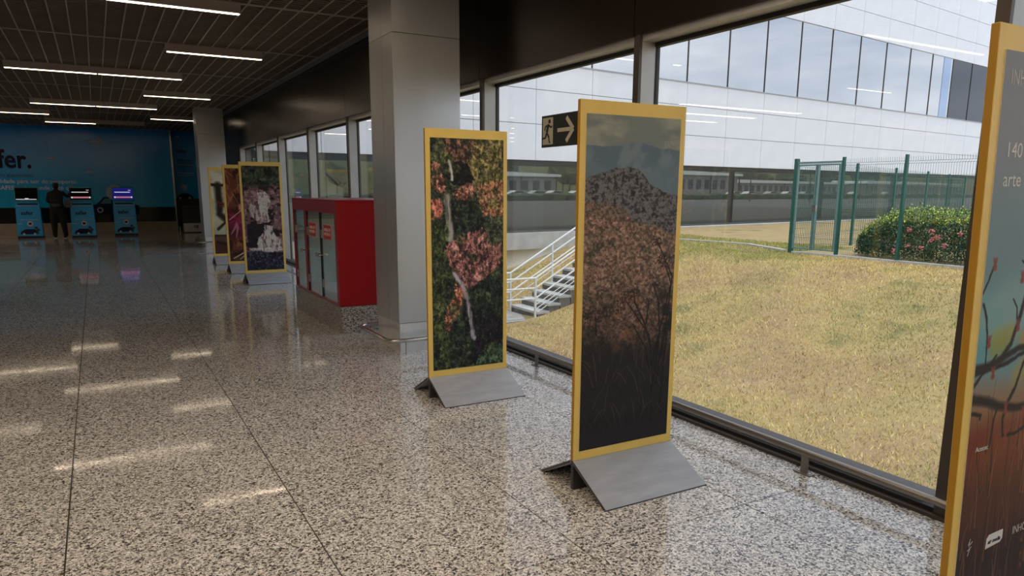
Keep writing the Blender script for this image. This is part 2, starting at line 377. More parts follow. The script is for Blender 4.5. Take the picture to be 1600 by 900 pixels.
for i in range(len(mull) - 1):
    a, b = mull[i], mull[i + 1]; w = empty('window_%d' % (i + 1), (0, 0, 0), kind='structure')
    # mullion at the far end of the bay: bronze nose, pale side, black gasket
    m = MB().box((3.525, b - .028, .05), (GX - .012, b + .028, 2.70)).build('mullion', pale_frame, w)
    MB().box((3.50, b - .031, 0.02), (3.525, b + .031, 2.70)).build('mullion_nose', bronze_frame, m)
    MB().box((GX - .012, b - .03, .05), (GX + .03, b + .03, 2.70)).build('mullion_gasket', black_gasket, m)
    MB().box((3.531, a + .03, 2.655), (GX + .03, b - .03, 2.70)).build('window_head', pale_frame, w)
    MB().box((GX - .02, a + .03, 2.625), (GX + .03, b - .03, 2.655)).build('head_gasket', black_gasket, w)
    MB().box((GX - .004, a + .03, .055), (GX + .004, b - .03, 2.63)).build('pane', clear_glass, w)
    MB().box((3.515, a + .0, 0), (3.70, b - .0, .042)).build('sill_track', black_gasket, w)
    MB().box((3.480, a + .0, 0), (3.515, b - .0, .020)).build('track_lip', bronze_frame, w)
    MB().box((3.60, a + .03, .042), (GX + .03, b - .03, .062)).build('bottom_rail', bronze_frame, w)
    MB().box((3.560, a + .12, .042), (3.575, b - .12, .074)).build('rail_bead', pale_frame, w)

# window guard rail
gr = empty('guard_rail', (3.41, 0, 0), label='low stainless guard tube on flat brackets along the window wall', cat='guard rail')
for y0, y1 in ((-5.4, 7.0), (7.6, 21.0)):
    MB().tube([(0, y0, .125), (0, y1, .125)], .021, 10).build('tube', mat('dull_bronze_steel', (.27, .245, .225), .30, .9, .05), gr, smooth=True)
br = None
for k in range(-2, 7):
    y = 2.577 + 2.95 * k
    if 6.5 < y < 7.8: continue
    if br is None:
        br = MB().box((-.006, -.022, .008), (.006, .022, .112)).box((-.025, -.055, 0), (.025, .055, .008)).build('bracket', mat('bracket_steel', (.24, .23, .22), .45, .6), gr, (0, y, 0))
        bo = MB().lathe([(.006, 0), (.006, .004), (.003, .006)], (0, -.038, .008), 8).lathe([(.006, 0), (.006, .004), (.003, .006)], (0, .038, .008), 8).build('bolt', steel, br)
    else:
        c = link_copy(br, 'bracket', (0, y, 0), gr); link_copy(bo, 'bolt', (0, 0, 0), c)

# ------------------------------------------------------------------ columns and bumper rails
def column(y, label):
    t = empty('column', (2.835, y, 0), label=label, cat='column', group='metal clad columns')
    X, Yh, H = .3425, .325, 3.86
    MB().box((-X + .012, -Yh + .012, 0), (X - .012, Yh - .012, H)).build('column_core', mat('column_joint', (.10, .09, .085), .6), t)
    zs = ((.295, 3.013), (3.018, 3.72))
    for z0, z1 in zs:
        for s in (-1, 1):
            MB().box((-X, min(s * Yh, s * (Yh - .012)), z0), (X, max(s * Yh, s * (Yh - .012)), z1)).build('cladding_panel', alu, t, bevel=.002)
            for y0, y1 in ((-Yh + .014, -.04), (-.036, Yh - .014)):
                MB().box((min(s * X, s * (X - .012)), y0, z0), (max(s * X, s * (X - .012)), y1, z1)).build('cladding_panel', alu, t)
    MB().box((-X + .008, -Yh + .006, 0), (X - .008, Yh - .006, .290)).build('kick_plate', kick_m, t)
    return t
column(6.955, 'near square metal clad column by the windows')
column(21.70, 'far square metal clad column before the blue wall')
def bumper(y, label):
    t = empty('bumper_rail', (2.835, y, 0), label=label, cat='bumper rail', group='steel bumper rails round the columns')
    a, b, r = .50, .48, .09; pts = []
    for cx, cy, a0 in ((a - r, -b + r, -90), (a - r, b - r, 0), (-a + r, b - r, 90), (-a + r, -b + r, 180)):
        for k in range(6):
            th = math.radians(a0 + k * 18); pts.append((cx + r * math.cos(th), cy + r * math.sin(th), .155))
    pts.append(pts[0]); pts.append(pts[1])
    MB().tube(pts, .022, 10, cap=False).build('tube', steel, t, smooth=True)
    for x, yy, d in ((-.335, -.48, 0), (.2, -.48, 0), (-.335, .48, 0), (.2, .48, 0)):
        p = MB().tube([(x, yy, .004), (x, yy, .145)], .009, 8).build('post', steel, t)
        MB().box((x - .07, yy - .02, 0), (x + .07, yy + .02, .006)).build('foot_plate', kick_m, p)
bumper(6.955, 'stainless bumper rail round the near column')
bumper(21.70, 'stainless bumper rail round the far column')

# ------------------------------------------------------------------ fire hose cabinet
fc = empty('fire_cabinet', (2.265, 7.86, 0), label='red fire hose cabinet with glass doors on a granite plinth', cat='cabinet')
CD, CL = .98, 2.05; z0, z1 = .305, 1.46
MB().box((0, -.03, 0), (CD, CL + .05, .30)).build('granite_plinth', plinth_mat, fc, bevel=.003)
MB().box((.0, 0, z0), (CD, .03, z1)).build('side_panel', red, fc, bevel=.002)
MB().box((.0, CL - .03, z0), (CD, CL, z1)).build('side_panel', red, fc)
MB().box((-.004, -.004, z1), (CD, CL + .004, z1 + .018)).build('top_panel', red, fc)
MB().box((.04, CL - .036, z0 + .02), (CD - .02, CL - .0305, z1 - .01)).build('side_liner', mat('cabinet_liner', (.50, .52, .49), .5), fc); MB().box((.04, .0305, z0 + .02), (CD - .02, .036, z1 - .01)).build('side_liner', MATS['cabinet_liner'], fc)
MB().box((.03, .03, z0), (CD, CL - .03, z0 + .02)).build('cabinet_floor', mat('cabinet_inside', (.62, .62, .58), .6), fc)
MB().box((CD - .02, .03, z0 + .02), (CD, CL - .03, z1)).build('back_panel', cab_glass, fc)
# face frame: header, sill, stiles (y runs away from the camera)
hd = z1 - .13
MB().box((0, .03, hd), (.03, CL - .03, z1)).build('header', red_dark, fc)
MB().box((0, .03, z0), (.03, CL - .03, z0 + .02)).build('sill', red_dark, fc)
MB().box((0, 1.36, z0 + .02), (.03, 1.46, hd)).build('stile', red_dark, fc)
MB().box((0.001, .03, z0 + .02), (.03, .10, hd)).build('stile', red_dark, fc)
for y0, y1, hy in ((.105, .70, .66), (.74, 1.355, .78), (1.465, CL - .09, 1.50)):
    d = MB().box((.008, y0, z0 + .022), (.016, y1, hd - .002)).build('door', cab_glass, fc)
    MB().box((.004, y0, z0 + .022), (.02, y0 + .008, hd - .002)).box((.004, y1 - .008, z0 + .022), (.02, y1, hd - .002)).build('door_edge', black, d)
    MB().tube([(.008, hy, .83), (-.03, hy, .83)], .008, 8).tube([(-.03, hy, .83), (-.045, hy, .83)], .02, 12).build('knob', steel, d, smooth=True)
    hs = y1 - .02 if y0 < .7 and y0 > .5 else y1 - .02
    MB().box((-.004, y1 - .05, hd - .30), (.008, y1 - .01, hd - .20)).box((-.004, y1 - .05, z0 + .14), (.008, y1 - .01, z0 + .24)).build('hinge', steel, d)
for yc in (.41, 1.07):
    s = MB().box((.003, yc - .15, 1.03), (.007, yc + .15, 1.19)).build('warning_sticker', mat('sticker_red', (.62, .03, .03), .4), fc); tag(s, 'red warning sticker on glass door')
    text('lettering', 'ABRIGO DE\nINCÊNDIO', .05, (.002, yc + .13, 1.12), white, s, '-X')
    MB().box((.0032, yc - .155, 1.025), (.005, yc + .155, 1.195)).build('sticker_border', mat('sticker_pink', (.7, .45, .42), .5), s)
# contents stand inside the cabinet
hr = empty('fire_hose_reel', (2.80, 8.30, .325), label='coiled fire hose standing behind the nearest cabinet door', cat='fire hose')
pts = []
for k in range(150):
    th = k * .21; r = .05 + k * .0011; pts.append((0.08 * math.sin(k * .02), r * math.cos(th), .24 + r * math.sin(th)))
MB().tube(pts, .022, 6).build('hose', mat('canvas_hose', (.48, .45, .40), .8), hr, smooth=True)
MB().tube([(0, -.02, .24), (-.10, -.02, .30), (-.12, -.06, .42)], .018, 8).build('nozzle', steel, hr)
MB().tube([(.25, .0, .0), (.25, .0, .98), (.05, .0, .98)], .03, 8).build('riser_pipe', red, hr)
fe = empty('fire_extinguisher', (2.62, 8.75, .325), label='red fire extinguisher inside the cabinet behind the middle door', cat='fire extinguisher')
MB().lathe([(.06, 0), (.075, .02), (.075, .42), (.05, .48), (.025, .50), (.025, .53)], seg=20).build('cylinder', red, fe, smooth=True)
MB().box((-.02, -.05, .53), (.02, .05, .55)).box((-.012, -.09, .56), (.012, .03, .575)).build('valve_handle', black, fe)
MB().tube([(0, -.03, .54), (-.05, -.09, .50), (-.06, -.10, .30), (-.06, -.09, .16)], .01, 6).build('discharge_hose', black, fe)

# ------------------------------------------------------------------ prints
def grid(nu, nv, us=None):
    u = np.linspace(0, 1, nu) if us is None else us
    return np.meshgrid(u, np.linspace(0, 1, nv))
def poly(u, v, pts, w0, w1=None, asp=.352):
    """mask of a stroke; widths in fractions of the print width"""
    M = np.zeros_like(u); n = len(pts) - 1
    for i in range(n):
        (ax, ay), (bx, by) = pts[i], pts[i + 1]; ay /= asp; by /= asp
        dx, dy = bx - ax, by - ay; L = dx * dx + dy * dy + 1e-9
        t = np.clip(((u - ax) * dx + (v / asp - ay) * dy) / L, 0, 1)
        d = np.hypot(u - ax - t * dx, v / asp - ay - t * dy)
        w = w0 if w1 is None else w0 + (w1 - w0) * (i + t) / n
        M = np.maximum(M, np.clip(1.5 - d / w, 0, 1))
    return M
def inside(u, v, P):
    c = np.zeros(u.shape, bool); n = len(P)
    for i in range(n):
        (x0, y0), (x1, y1) = P[i], P[(i + 1) % n]
        if y0 == y1: continue
        c ^= ((y0 > v) != (y1 > v)) & (u < (x1 - x0) * (v - y0) / (y1 - y0) + x0)
    return c.astype(float)
def rock(u, v, sx, sy, seed):
    n = fbm(u * sx, v * sy, seed, 5, .62); r = 1 - abs(2 * fbm(u * sx * 1.3 + n * 2, v * sy * 1.3, seed + 9, 5, .6) - 1)
    return n, r
def A3(u, c): return np.ones(u.shape + (3,)) * np.asarray(c, float)
def paint_mountain(u, v):
    n = fbm(u * 3, v * 14, 3, 5)
    C = A3(u, (.47, .50, .49)); C = mixc(C, (.60, .61, .57), sst(.35, .65, n)); C = mixc(C, (.40, .44, .46), sst(.55, .8, fbm(u * 2, v * 20, 8)) * .6)
    r1 = np.interp(u, [0, .18, .34, .48, .6, .7, .78, .88, 1], [.086, .089, .086, .076, .075, .082, .091, .088, .092]) + .004 * (fbm(u * 20, v * 0, 2) - .5)
    m = sst(-.002, .002, v - r1); f = fbm(u * 7 + v * 9, v * 16, 21, 5)
    C = mixc(C, (.36, .43, .49), m); C = mixc(C, (.47, .53, .57), m * sst(.45, .7, f) * .8)
    r1b = np.interp(u, [0, .1, .3, .55, .75, 1], [.10, .13, .155, .16, .135, .12]); m = sst(-.01, .02, v - r1b); C = mixc(C, (.41, .48, .53), m * .7)
    r2 = np.interp(u, [0, .1, .2, .33, .45, .55, .62, .68, .75, .85, .95, 1], [.180, .168, .158, .148, .145, .150, .170, .195, .205, .218, .225, .228]) + .010 * (fbm(u * 26, v * 6, 5) - .5)
    m = sst(-.001, .002, v - r2); a, r = rock(u, v, 20, 64, 40)
    C = mixc(C, (.22, .22, .25), m); C = mixc(C, (.50, .49, .50), m * sst(.60, .88, r) * .8); C = mixc(C, (.13, .135, .15), m * sst(.5, .68, fbm(u * 26, v * 80, 31, 5, .75)) * .75)
    r3 = np.interp(u, [0, .15, .3, .42, .5, .6, .75, .9, 1], [.245, .248, .252, .272, .297, .306, .316, .338, .345]) + .006 * (fbm(u * 20, v * 9, 15) - .5)
    m = sst(-.003, .004, v - r3); a = fbm(u * 10, v * 55, 50, 5, .6)
    C = mixc(C, (.46, .37, .33), m); C = mixc(C, (.62, .51, .46), m * sst(.45, .70, fbm(u * 34, v * 130, 52, 4, .7)) * .8); C = mixc(C, (.38, .29, .25), m * sst(.5, .66, fbm(u * 20 + v * 8, v * 90, 61, 5, .75)) * .8); C = mixc(C, (.36, .33, .27), m * sst(.55, .70, a) * .5)
    C = mixc(C, (.29, .29, .24), m * sst(.57, .68, fbm(u * 6 - v * 5, v * 26, 75, 5, .75)) * .75)
    b = inside(u, v, [(0, .262), (.3, .252), (.42, .27), (.44, .30), (.2, .288), (0, .287)]); C = mixc(C, (.34, .31, .27), b * .5)
    d = sst(.42, .80, v + .20 * (fbm(u * 5, v * 12, 81) - .5)); C = C * (1 - .55 * d[..., None])
    m = sst(-.003, .004, v - r3); C = C * (1 + m * (.6 * sst(.3, .7, fbm(u * 50, v * 150, 57, 3, .8)) - .28))[..., None]
    m = sst(.60, .66, v - .09 * u + .10 * (fbm(u * 6, v * 12, 90) - .5) + .05 * (fbm(u * 30, v * 80, 92) - .5)); C = mixc(C, (.13, .125, .14), m * .93)
    m2 = sst(.50, .70, fbm(u * 8, v * 26, 95, 5, .6)) * sst(.5, .56, v) * (1 - sst(.62, .76, v)) * sst(.2, .35, u) * (1 - sst(.6, .8, u)); C = mixc(C, (.52, .37, .30), m2 * .75)
    m2 = sst(.42, .58, fbm(u * 6, v * 18, 99, 5, .6)) * sst(.74, .86, u + .08 * (fbm(u * 9, v * 20, 98) - .5)) * sst(.50, .56, v); C = mixc(C, (.13, .12, .14), m2)
    rs = random.Random(5)
    def umbel(x, y, s, c):
        nonlocal C
        for k in range(int(26 * s / .05)):
            a = rs.uniform(0, 2 * PI); q = rs.random() ** .5 * s
            C = mixc(C, [z * rs.uniform(.6, 1.25) for z in c], poly(u, v, [(x + q * math.cos(a), y + q * .28 * math.sin(a))] * 2, .007) * .9)
    stems = [[(.80, .98), (.79, .80), (.74, .66), (.60, .60), (.45, .54)], [(.78, .76), (.88, .62), (.97, .50), (.88, .43)], [(.84, .82), (.93, .64), (.98, .48), (.80, .37)], [(.76, .70), (.68, .62), (.56, .55), (.55, .52)],
             [(.79, .86), (.86, .66), (.83, .55), (.76, .50)], [(.70, .62), (.72, .55)], [(.15, .64), (.14, .58)], [(.78, .80), (.70, .70), (.55, .62)], [(.9, .9), (.93, .72), (.97, .60)]]
    for s in stems: C = mixc(C, (.09, .075, .085), poly(u, v, s, .009, .005) * .95)
    for x, y, s in ((.46, .535, .075), (.88, .425, .075), (.78, .365, .06), (.80, .50, .045), (.56, .52, .05), (.72, .55, .04), (.14, .575, .10), (.05, .585, .06), (.27, .57, .07), (.38, .56, .08), (.95, .58, .05), (.6, .60, .05)): umbel(x, y, s, (.19, .145, .14))
    for k in range(90):
        x = rs.random(); y = rs.uniform(.66, .98); h = rs.uniform(.02, .10); dx = rs.uniform(-.16, .16)
        C = mixc(C, rs.choice([(.42, .30, .24), (.32, .26, .26), (.22, .19, .20), (.09, .09, .10)]), poly(u, v, [(x, y), (x + dx * .4, y - h * .6), (x + dx, y - h)], .0035, .002) * .7)
    C = C * (1 - .55 * sst(.88, .97, v)[..., None]); C = mixc(C, (.17, .16, .19), sst(.90, .97, v) * .7)
    return C
def paint_gorge(u, v):
    f1 = fbm(u * 9, v * 26, 3, 6, .65); f2 = fbm(u * 18, v * 50, 13, 5, .7); f3 = fbm(u * 4, v * 11, 23, 4, .6); f4 = fbm(u * 34, v * 95, 43, 4, .75); f5 = fbm(u * 40 - v * 60, v * 80 + u * 26, 53, 3, .8)
    C = A3(u, (.24, .27, .21)); C = mixc(C, (.40, .42, .28), sst(.5, .72, f2)); C = mixc(C, (.11, .14, .13), sst(.48, .62, f1))
    def area(P, c1, c2, c3, a=1., wob=.05):
        nonlocal C
        m = inside(u + wob * 1.7 * (f1 - .5) + .10 * (f4 - .5), v + wob * .5 * (f2 - .5) + .02 * (f4 - .5), P) * a
        C = mixc(C, c1, m); C = mixc(C, c2, m * sst(.45, .62, f2)); C = mixc(C, c3, m * sst(.50, .64, fbm(u * 22 - v * 10, v * 40 + u * 9, 33, 4, .65)))
    veg = ((.45, .42, .27), (.60, .54, .36), (.28, .29, .18)); pink = ((.60, .40, .35), (.74, .54, .48), (.30, .19, .18)); darkg = ((.13, .17, .15), (.22, .27, .22), (.06, .075, .085))
    area([(.2, 0), (1, 0), (1, .26), (.75, .22), (.55, .2), (.45, .1), (.2, .09)], *veg)
    area([(.15, 0), (.62, 0), (.55, .08), (.42, .11), (.30, .08), (.2, .05)], (.42, .32, .28), (.58, .42, .38), (.20, .16, .15))
    area([(.0, .11), (.10, .10), (.18, .16), (.20, .22), (.1, .23), (.02, .2)], *pink)
    area([(.0, .25), (.12, .25), (.17, .29), (.12, .33), (0, .34)], (.62, .36, .31), (.74, .48, .43), (.36, .20, .18))
    area([(.2, .09), (.5, .10), (.58, .16), (.55, .2), (.3, .2), (.2, .15)], (.09, .08, .10), (.20, .15, .16), (.05, .05, .07))
    area([(.32, .22), (.52, .18), (.62, .22), (.55, .25), (.34, .27)], *pink)
    area([(.62, .20), (1, .17), (1, .33), (.86, .36), (.72, .33)], (.60, .42, .32), (.72, .54, .42), (.30, .24, .18))
    area([(.78, .26), (.9, .25), (.95, .29), (.8, .3)], *veg)
    area([(.18, .25), (.62, .26), (.74, .36), (.68, .41), (.3, .43), (.2, .36)], *darkg)
    area([(.0, .34), (.25, .34), (.28, .44), (.18, .56), (.16, .8), (.3, 1), (0, 1)], (.22, .27, .17), (.36, .40, .24), (.10, .13, .11))
    area([(.28, .43), (.55, .39), (.75, .38), (.97, .42), (.98, .54), (.75, .60), (.5, .645), (.42, .62), (.3, .56), (.20, .50), (.2, .45)], (.54, .36, .35), (.72, .53, .50), (.25, .17, .18))
    area([(.72, .33), (1, .32), (1, .44), (.8, .46)], (.30, .33, .26), (.42, .44, .34), (.16, .19, .17), .9)
    area([(.34, .62), (.46, .62), (.42, .70), (.30, .77), (.2, .83), (.16, .82), (.22, .72), (.3, .68)], (.62, .40, .32), (.76, .52, .42), (.34, .22, .18))
    area([(.5, .65), (.75, .61), (1, .55), (1, .8), (.6, .8)], *darkg)
    area([(.45, .68), (.62, .76), (1, .78), (1, .95), (.4, 1), (.35, .85)], (.10, .09, .12), (.15, .14, .17), (.06, .06, .085))
    area([(.2, .82), (.4, .75), (.5, .82), (.6, .9), (.4, 1), (.25, 1)], *darkg)
    area([(.66, .96), (.85, .90), (1, .92), (1, 1), (.6, 1)], (.20, .28, .22), (.32, .42, .32), (.1, .13, .12))
    vg = sst(.57, .66, fbm(u * 8 + 3, v * 22, 77, 5, .7)) * .85; C = mixc(C, (.20, .24, .17), vg); C = mixc(C, (.36, .38, .25), vg * sst(.5, .65, f2))
    C = C * (.50 + 1.0 * sst(.30, .70, .5 * f4 + .5 * f5))[..., None]
    for P, w, c in (([(.254, .094), (.281, .142), (.286, .172)], .018, (.78, .78, .80)), ([(.212, .242), (.225, .30), (.249, .344), (.268, .394), (.246, .425)], .038, (.66, .65, .64)), ([(.303, .576), (.406, .623), (.468, .67), (.499, .73), (.53, .797), (.56, .85)], .030, (.72, .70, .76)), ([(.576, .872), (.55, .84)], .028, (.80, .80, .88))):
        C = mixc(C, c, poly(u + .05 * (f2 - .5), v, P, w * .9) * (.55 + .5 * sst(.35, .6, fbm(u * 60, v * 12, 66, 3))))
    return C
def paint_cascade(u, v):
    f1 = fbm(u * 8, v * 24, 5, 5, .65); f2 = fbm(u * 16, v * 40, 25, 5, .7)
    C = A3(u, (.20, .24, .19)); C = mixc(C, (.36, .40, .31), sst(.48, .66, f2)); C = mixc(C, (.09, .11, .10), sst(.5, .64, f1))
    m = sst(.17, .215, v + .03 * (f1 - .5)); C = mixc(C, (.44, .32, .34), m); C = mixc(C, (.66, .53, .54), m * sst(.48, .62, f2)); C = mixc(C, (.16, .11, .14), m * sst(.49, .6, f1))
    def fall(P, a=.9):
        nonlocal C
        m = inside(u + .12 * (f1 - .5), v + .02 * (f2 - .5), P) * a; C = mixc(C, (.88, .86, .84), m * sst(.30, .5, fbm(u * 30, v * 22, 71, 4, .6))); C = mixc(C, (.5, .47, .48), m * sst(.58, .7, f2) * .7)
    fall([(.38, .25), (.62, .24), (.72, .33), (.66, .42), (.68, .53), (.42, .55), (.36, .50), (.40, .38)]); fall([(.18, .34), (.30, .38), (.38, .46), (.36, .53), (.2, .48), (.14, .40)], .7)
    m = inside(u + .1 * (f1 - .5), v, [(.05, .55), (.55, .55), (.60, .62), (.45, .64), (.3, .78), (.05, .78)]); C = mixc(C, (.13, .10, .13), m * .9)
    fall([(.55, .56), (.72, .57), (.80, .65), (.92, .72), (.94, .79), (.28, .80), (.34, .69), (.5, .64)])
    fall([(.08, .79), (.25, .78), (.95, .78), (.98, .81), (.6, .835), (.2, .825)])
    m = sst(.81, .835, v + .02 * (f2 - .5) + .012 * np.sin(u * 6)); C = mixc(C, (.16, .16, .24), m); C = mixc(C, (.36, .35, .42), m * sst(.52, .66, fbm(u * 22, v * 60, 77, 3, .7))); C = mixc(C, (.08, .08, .13), m * sst(.52, .66, fbm(u * 18, v * 50, 78, 3, .7)))
    return C
def paint_bromeliad(u, v):
    f1 = fbm(u * 6, v * 16, 5, 5, .6); C = A3(u, (.42, .22, .16)); C = mixc(C, (.60, .36, .24), sst(.45, .7, f1)); C = mixc(C, (.22, .09, .09), sst(.5, .68, fbm(u * 7, v * 14, 9)))
    C = mixc(C, (.26, .07, .12), sst(.40, .46, v) * (1 - sst(.70, .8, v)) * .8)
    rs = random.Random(3)
    for k in range(16):
        a = rs.uniform(-1.2, 1.2); x = rs.uniform(-.1, 1.1); y = rs.uniform(-.02, .3); L = rs.uniform(.15, .35)
        C = mixc(C, (.76, .58, .42), poly(u, v, [(x, y), (x + L * math.sin(a) * 1.6, y + L * math.cos(a) * .6)], .010, .005) * .75)
    for a in np.linspace(-2.6, 2.9, 19):
        r = rs.uniform(.35, .75); c = rs.choice([(.48, .08, .24), (.36, .05, .17), (.72, .42, .52), (.56, .14, .28)])
        C = mixc(C, c, poly(u, v, [(.32, .56), (.32 + r * .5 * math.sin(a), .56 + r * .16 * math.cos(a)), (.32 + r * 1.1 * math.sin(a), .57 + r * .30 * math.cos(a))], .055, .012))
    for x, y in ((.45, .38), (.4, .43), (.5, .41), (.38, .40)): C = mixc(C, (.86, .60, .52), poly(u, v, [(x, y), (x + .02, y + .02)], .05) * .8)
    for x, y in ((.7, .82), (.85, .78), (.6, .86), (.9, .86)): C = mixc(C, (.84, .62, .50), poly(u + .1 * (f1 - .5), v, [(x, y), (x + .15, y + .02)], .08) * .8)
    C = mixc(C, (.20, .12, .14), sst(.86, .93, v) * .6)
    for x0, y0, x1, y1 in ((.1, .97, .95, .80), (.3, .98, .75, .84), (.45, .99, .65, .86), (.15, .96, .5, .90), (.05, .55, .8, .34)): C = mixc(C, (.84, .74, .66), poly(u, v, [(x0, y0), (x1, y1)], .014, .008) * .9)
    return C
def paint_branch(u, v):
    f1 = fbm(u * 3, v * 8, 5, 4); C = A3(u, (.84, .84, .79)); C = mixc(C, (.72, .70, .58), sst(.45, .7, f1) * .7); C = mixc(C, (.60, .60, .48), sst(.6, .74, v) * .6)
    C = mixc(C, (.36, .25, .20), sst(.77, .80, v)); C = mixc(C, (.28, .15, .10), sst(.84, .9, v) * .8)
    f = .04 * (fbm(u * 8, v * 20, 4) - .5)
    for P, w0, w1 in (([(.02, .17), (.30, .18), (.55, .165), (.8, .08), (1.0, .02)], .045, .03), ([(.22, .18), (.25, .40), (.22, .52), (.45, .60), (.75, .68), (1, .80)], .115, .09), ([(.15, .70), (.4, .62), (.85, .53)], .05, .02),
                      ([(.1, .86), (.4, .89), (.8, .86), (1, .84)], .05, .035), ([(.05, .78), (.5, .78), (.9, .72)], .035, .02), ([(.30, .40), (.55, .42), (.95, .36)], .03, .02), ([(.85, 1.0), (.9, .88)], .09, .06)):
        C = mixc(C, (.17, .115, .095), poly(u + f, v, P, w0, w1))
    for P, w in (([(.2, .38), (.45, .40), (.75, .46)], .04), ([(.25, .42), (.6, .45)], .025), ([(.45, .14), (.6, .08)], .02)): C = mixc(C, (.42, .18, .14), poly(u, v, P, w, .01) * .9)
    return C
def paint_title(u, v):
    f1 = fbm(u * 3, v * 7, 5, 4)
    C = A3(u, (.60, .63, .68)); C = mixc(C, (.50, .62, .66), sst(.12, .30, v)); C = mixc(C, (.42, .68, .72), sst(.30, .42, v) * (1 - sst(.46, .54, v)) * (.5 + .5 * sst(.4, .6, f1))); C = mixc(C, (.66, .76, .76), sst(.36, .42, v + .04 * np.sin(u * 5)) * (1 - sst(.42, .47, v)) * .5)
    C = mixc(C, (.62, .50, .40), sst(.50, .56, v + .03 * (f1 - .5))); C = mixc(C, (.52, .27, .16), sst(.55, .62, v)); C = mixc(C, (.36, .20, .15), sst(.64, .74, v)); C = mixc(C, (.20, .13, .14), sst(.74, .86, v))
    rs = random.Random(8)
    for k in range(150):
        x = rs.uniform(-.05, .75); y = rs.uniform(.62, 1.02); h = rs.uniform(.03, .13); dx = rs.uniform(-.05, .05); c = rs.choice([(.62, .40, .26), (.48, .28, .20), (.30, .18, .15), (.12, .08, .09), (.70, .50, .36)])
        C = mixc(C, c, poly(u, v, [(x, y), (x + dx * .3, y - h * .6), (x + dx, y - h)], .0045, .002) * .55)
    for P, c in ((((.17, .45), (.27, .445)), (.72, .66, .30)), (((.16, .47), (.22, .465)), (.62, .62, .34)), (((.38, .52), (.46, .50)), (.72, .62, .34)), (((.40, .458), (.47, .47)), (.78, .58, .26)), (((.02, .63), (.10, .62)), (.50, .16, .14))):
        C = mixc(C, c, np.clip(poly(u + .05 * (f1 - .5), v, list(P), .05), 0, 1) * .65)
    B = dict(a=[(.001, .371), (.043, .347), (.082, .326)], b=[(.014, .389), (.045, .409), (.077, .446), (.082, .495)], c=[(-.01, .497), (.138, .493), (.259, .482), (.374, .473), (.62, .47)], d=[(-.01, .504), (.183, .499), (.287, .493), (.424, .482)],
             e=[(.209, .488), (.291, .462), (.33, .434), (.367, .394), (.384, .374), (.42, .34)], f=[(.323, .422), (.311, .401), (.271, .386)], g=[(.002, .526), (.055, .51), (.172, .478)], h=[(.325, .562), (.377, .537), (.428, .501), (.50, .46)],
             i=[(-.01, .546), (.128, .555), (.241, .569), (.401, .579), (.504, .58), (.8, .57)], j=[(.222, .572), (.202, .596), (.196, .626), (.192, .638)], k=[(.302, .58), (.289, .597), (.303, .624), (.427, .627), (.6, .61)], l=[(.014, .571), (.088, .577), (.081, .583)], m=[(.36, .333), (.31, .322)], n=[(.5, .58), (.62, .48), (.7, .35)], o=[(.62, .47), (.8, .42), (1, .38)])
    wd = dict(a=.008, b=.008, c=.020, d=.013, e=.015, f=.006, g=.010, h=.012, i=.024, j=.008, k=.011, l=.010, m=.006, n=.015, o=.015)
    f = .02 * (fbm(u * 16, v * 40, 4) - .5)
    for k, P in B.items(): C = mixc(C, (.15, .11, .12), poly(u + f, v + f * .2, P, wd[k], wd[k] * .7))
    for x, y in ((.093, .453), (.157, .508), (.34, .433), (.333, .351), (.306, .576), (.479, .59), (.08, .326), (.328, .625), (.55, .50)):
        for a in (-.35, 0, .35):
            C = mixc(C, (.58, .27, .25), poly(u, v, [(x - a * .02, y + .006), (x + a * .045, y - .010)], .011, .005) * .8)
    return C
ink = attr_mat('printed_board', .55, .25)
def exhibition_panel(y, x0, label, paint, nu, nv, gain=1., lean=0., us=None, group='yellow framed exhibition panels', dx=0):
    t = empty('exhibition_panel', (x0, y, 0), label=label, cat='display panel', group=group)
    Wd = .685; H0, H1 = .165, 2.038
    body = MB().box((0, -.012, H0), (Wd, .012, H1)).build('frame_board', yellow, t, bevel=.0015)
    MB().box((-.0015, -.010, H0 + .002), (.0, .010, H1 - .002)).build('board_edge', shaded_edge, body)
    U, V = grid(nu, nv, us); C = lin(np.clip(paint(U, V) * 1.0, 0, 1)) * gain
    n0, n1 = U.shape; idx = np.arange(n0 * n1).reshape(n0, n1)
    px, pz0, pz1 = .036, .215, 1.972
    P = np.stack([px + U * (Wd - .07), np.full_like(U, -.0145), pz1 - V * (pz1 - pz0)], -1).reshape(-1, 3)
    F = np.stack([idx[:-1, :-1], idx[1:, :-1], idx[1:, 1:], idx[:-1, 1:]], -1).reshape(-1, 4)
    pr = np_mesh('print', P, F, ink, t, C.reshape(-1, 3), smooth=True)
    MB().box((px, -.0143, pz0), (px + Wd - .07, -.0121, pz1)).build('print_backing', white, pr)
    for o in (body, pr): o.rotation_euler.x = -lean
    # grey tent-shaped foot: two sloping boards and an upright centre board
    s = (Wd + .003)
    MB().prism([(-.013, .165), (-.013, .145), (-.285, 0.0), (-.315, 0.0), (-.315, .006)], 0, 0, s).build('sloping_foot_board', greyboard, t)
    MB().prism([(.013, .165), (.013, .145), (.285, 0.0), (.315, 0.0), (.315, .006)], 0, 0, s).build('sloping_foot_board', greyboard, t)
    MB().box((.004, -.011, 0), (s - .004, .011, .1645)).build('centre_board', greyedge, t)
    MB().prism([(-.016, .1635), (-.016, .147), (-.287, .002), (-.313, .001)], 0, -.0012, -.0002).prism([(.016, .1635), (.016, .147), (.287, .002), (.313, .001)], 0, -.0012, -.0002).build('foot_board_edge', greyedge, t)
    MB().box((.0, -.3165, 0), (s, -.3152, .0065)).build('front_lip', greyedge, t)
    return t, pr
exhibition_panel(3.04, 2.105, 'yellow framed panel with a brown mountain ridge and dry seedheads', paint_mountain, 190, 540, 1.05)
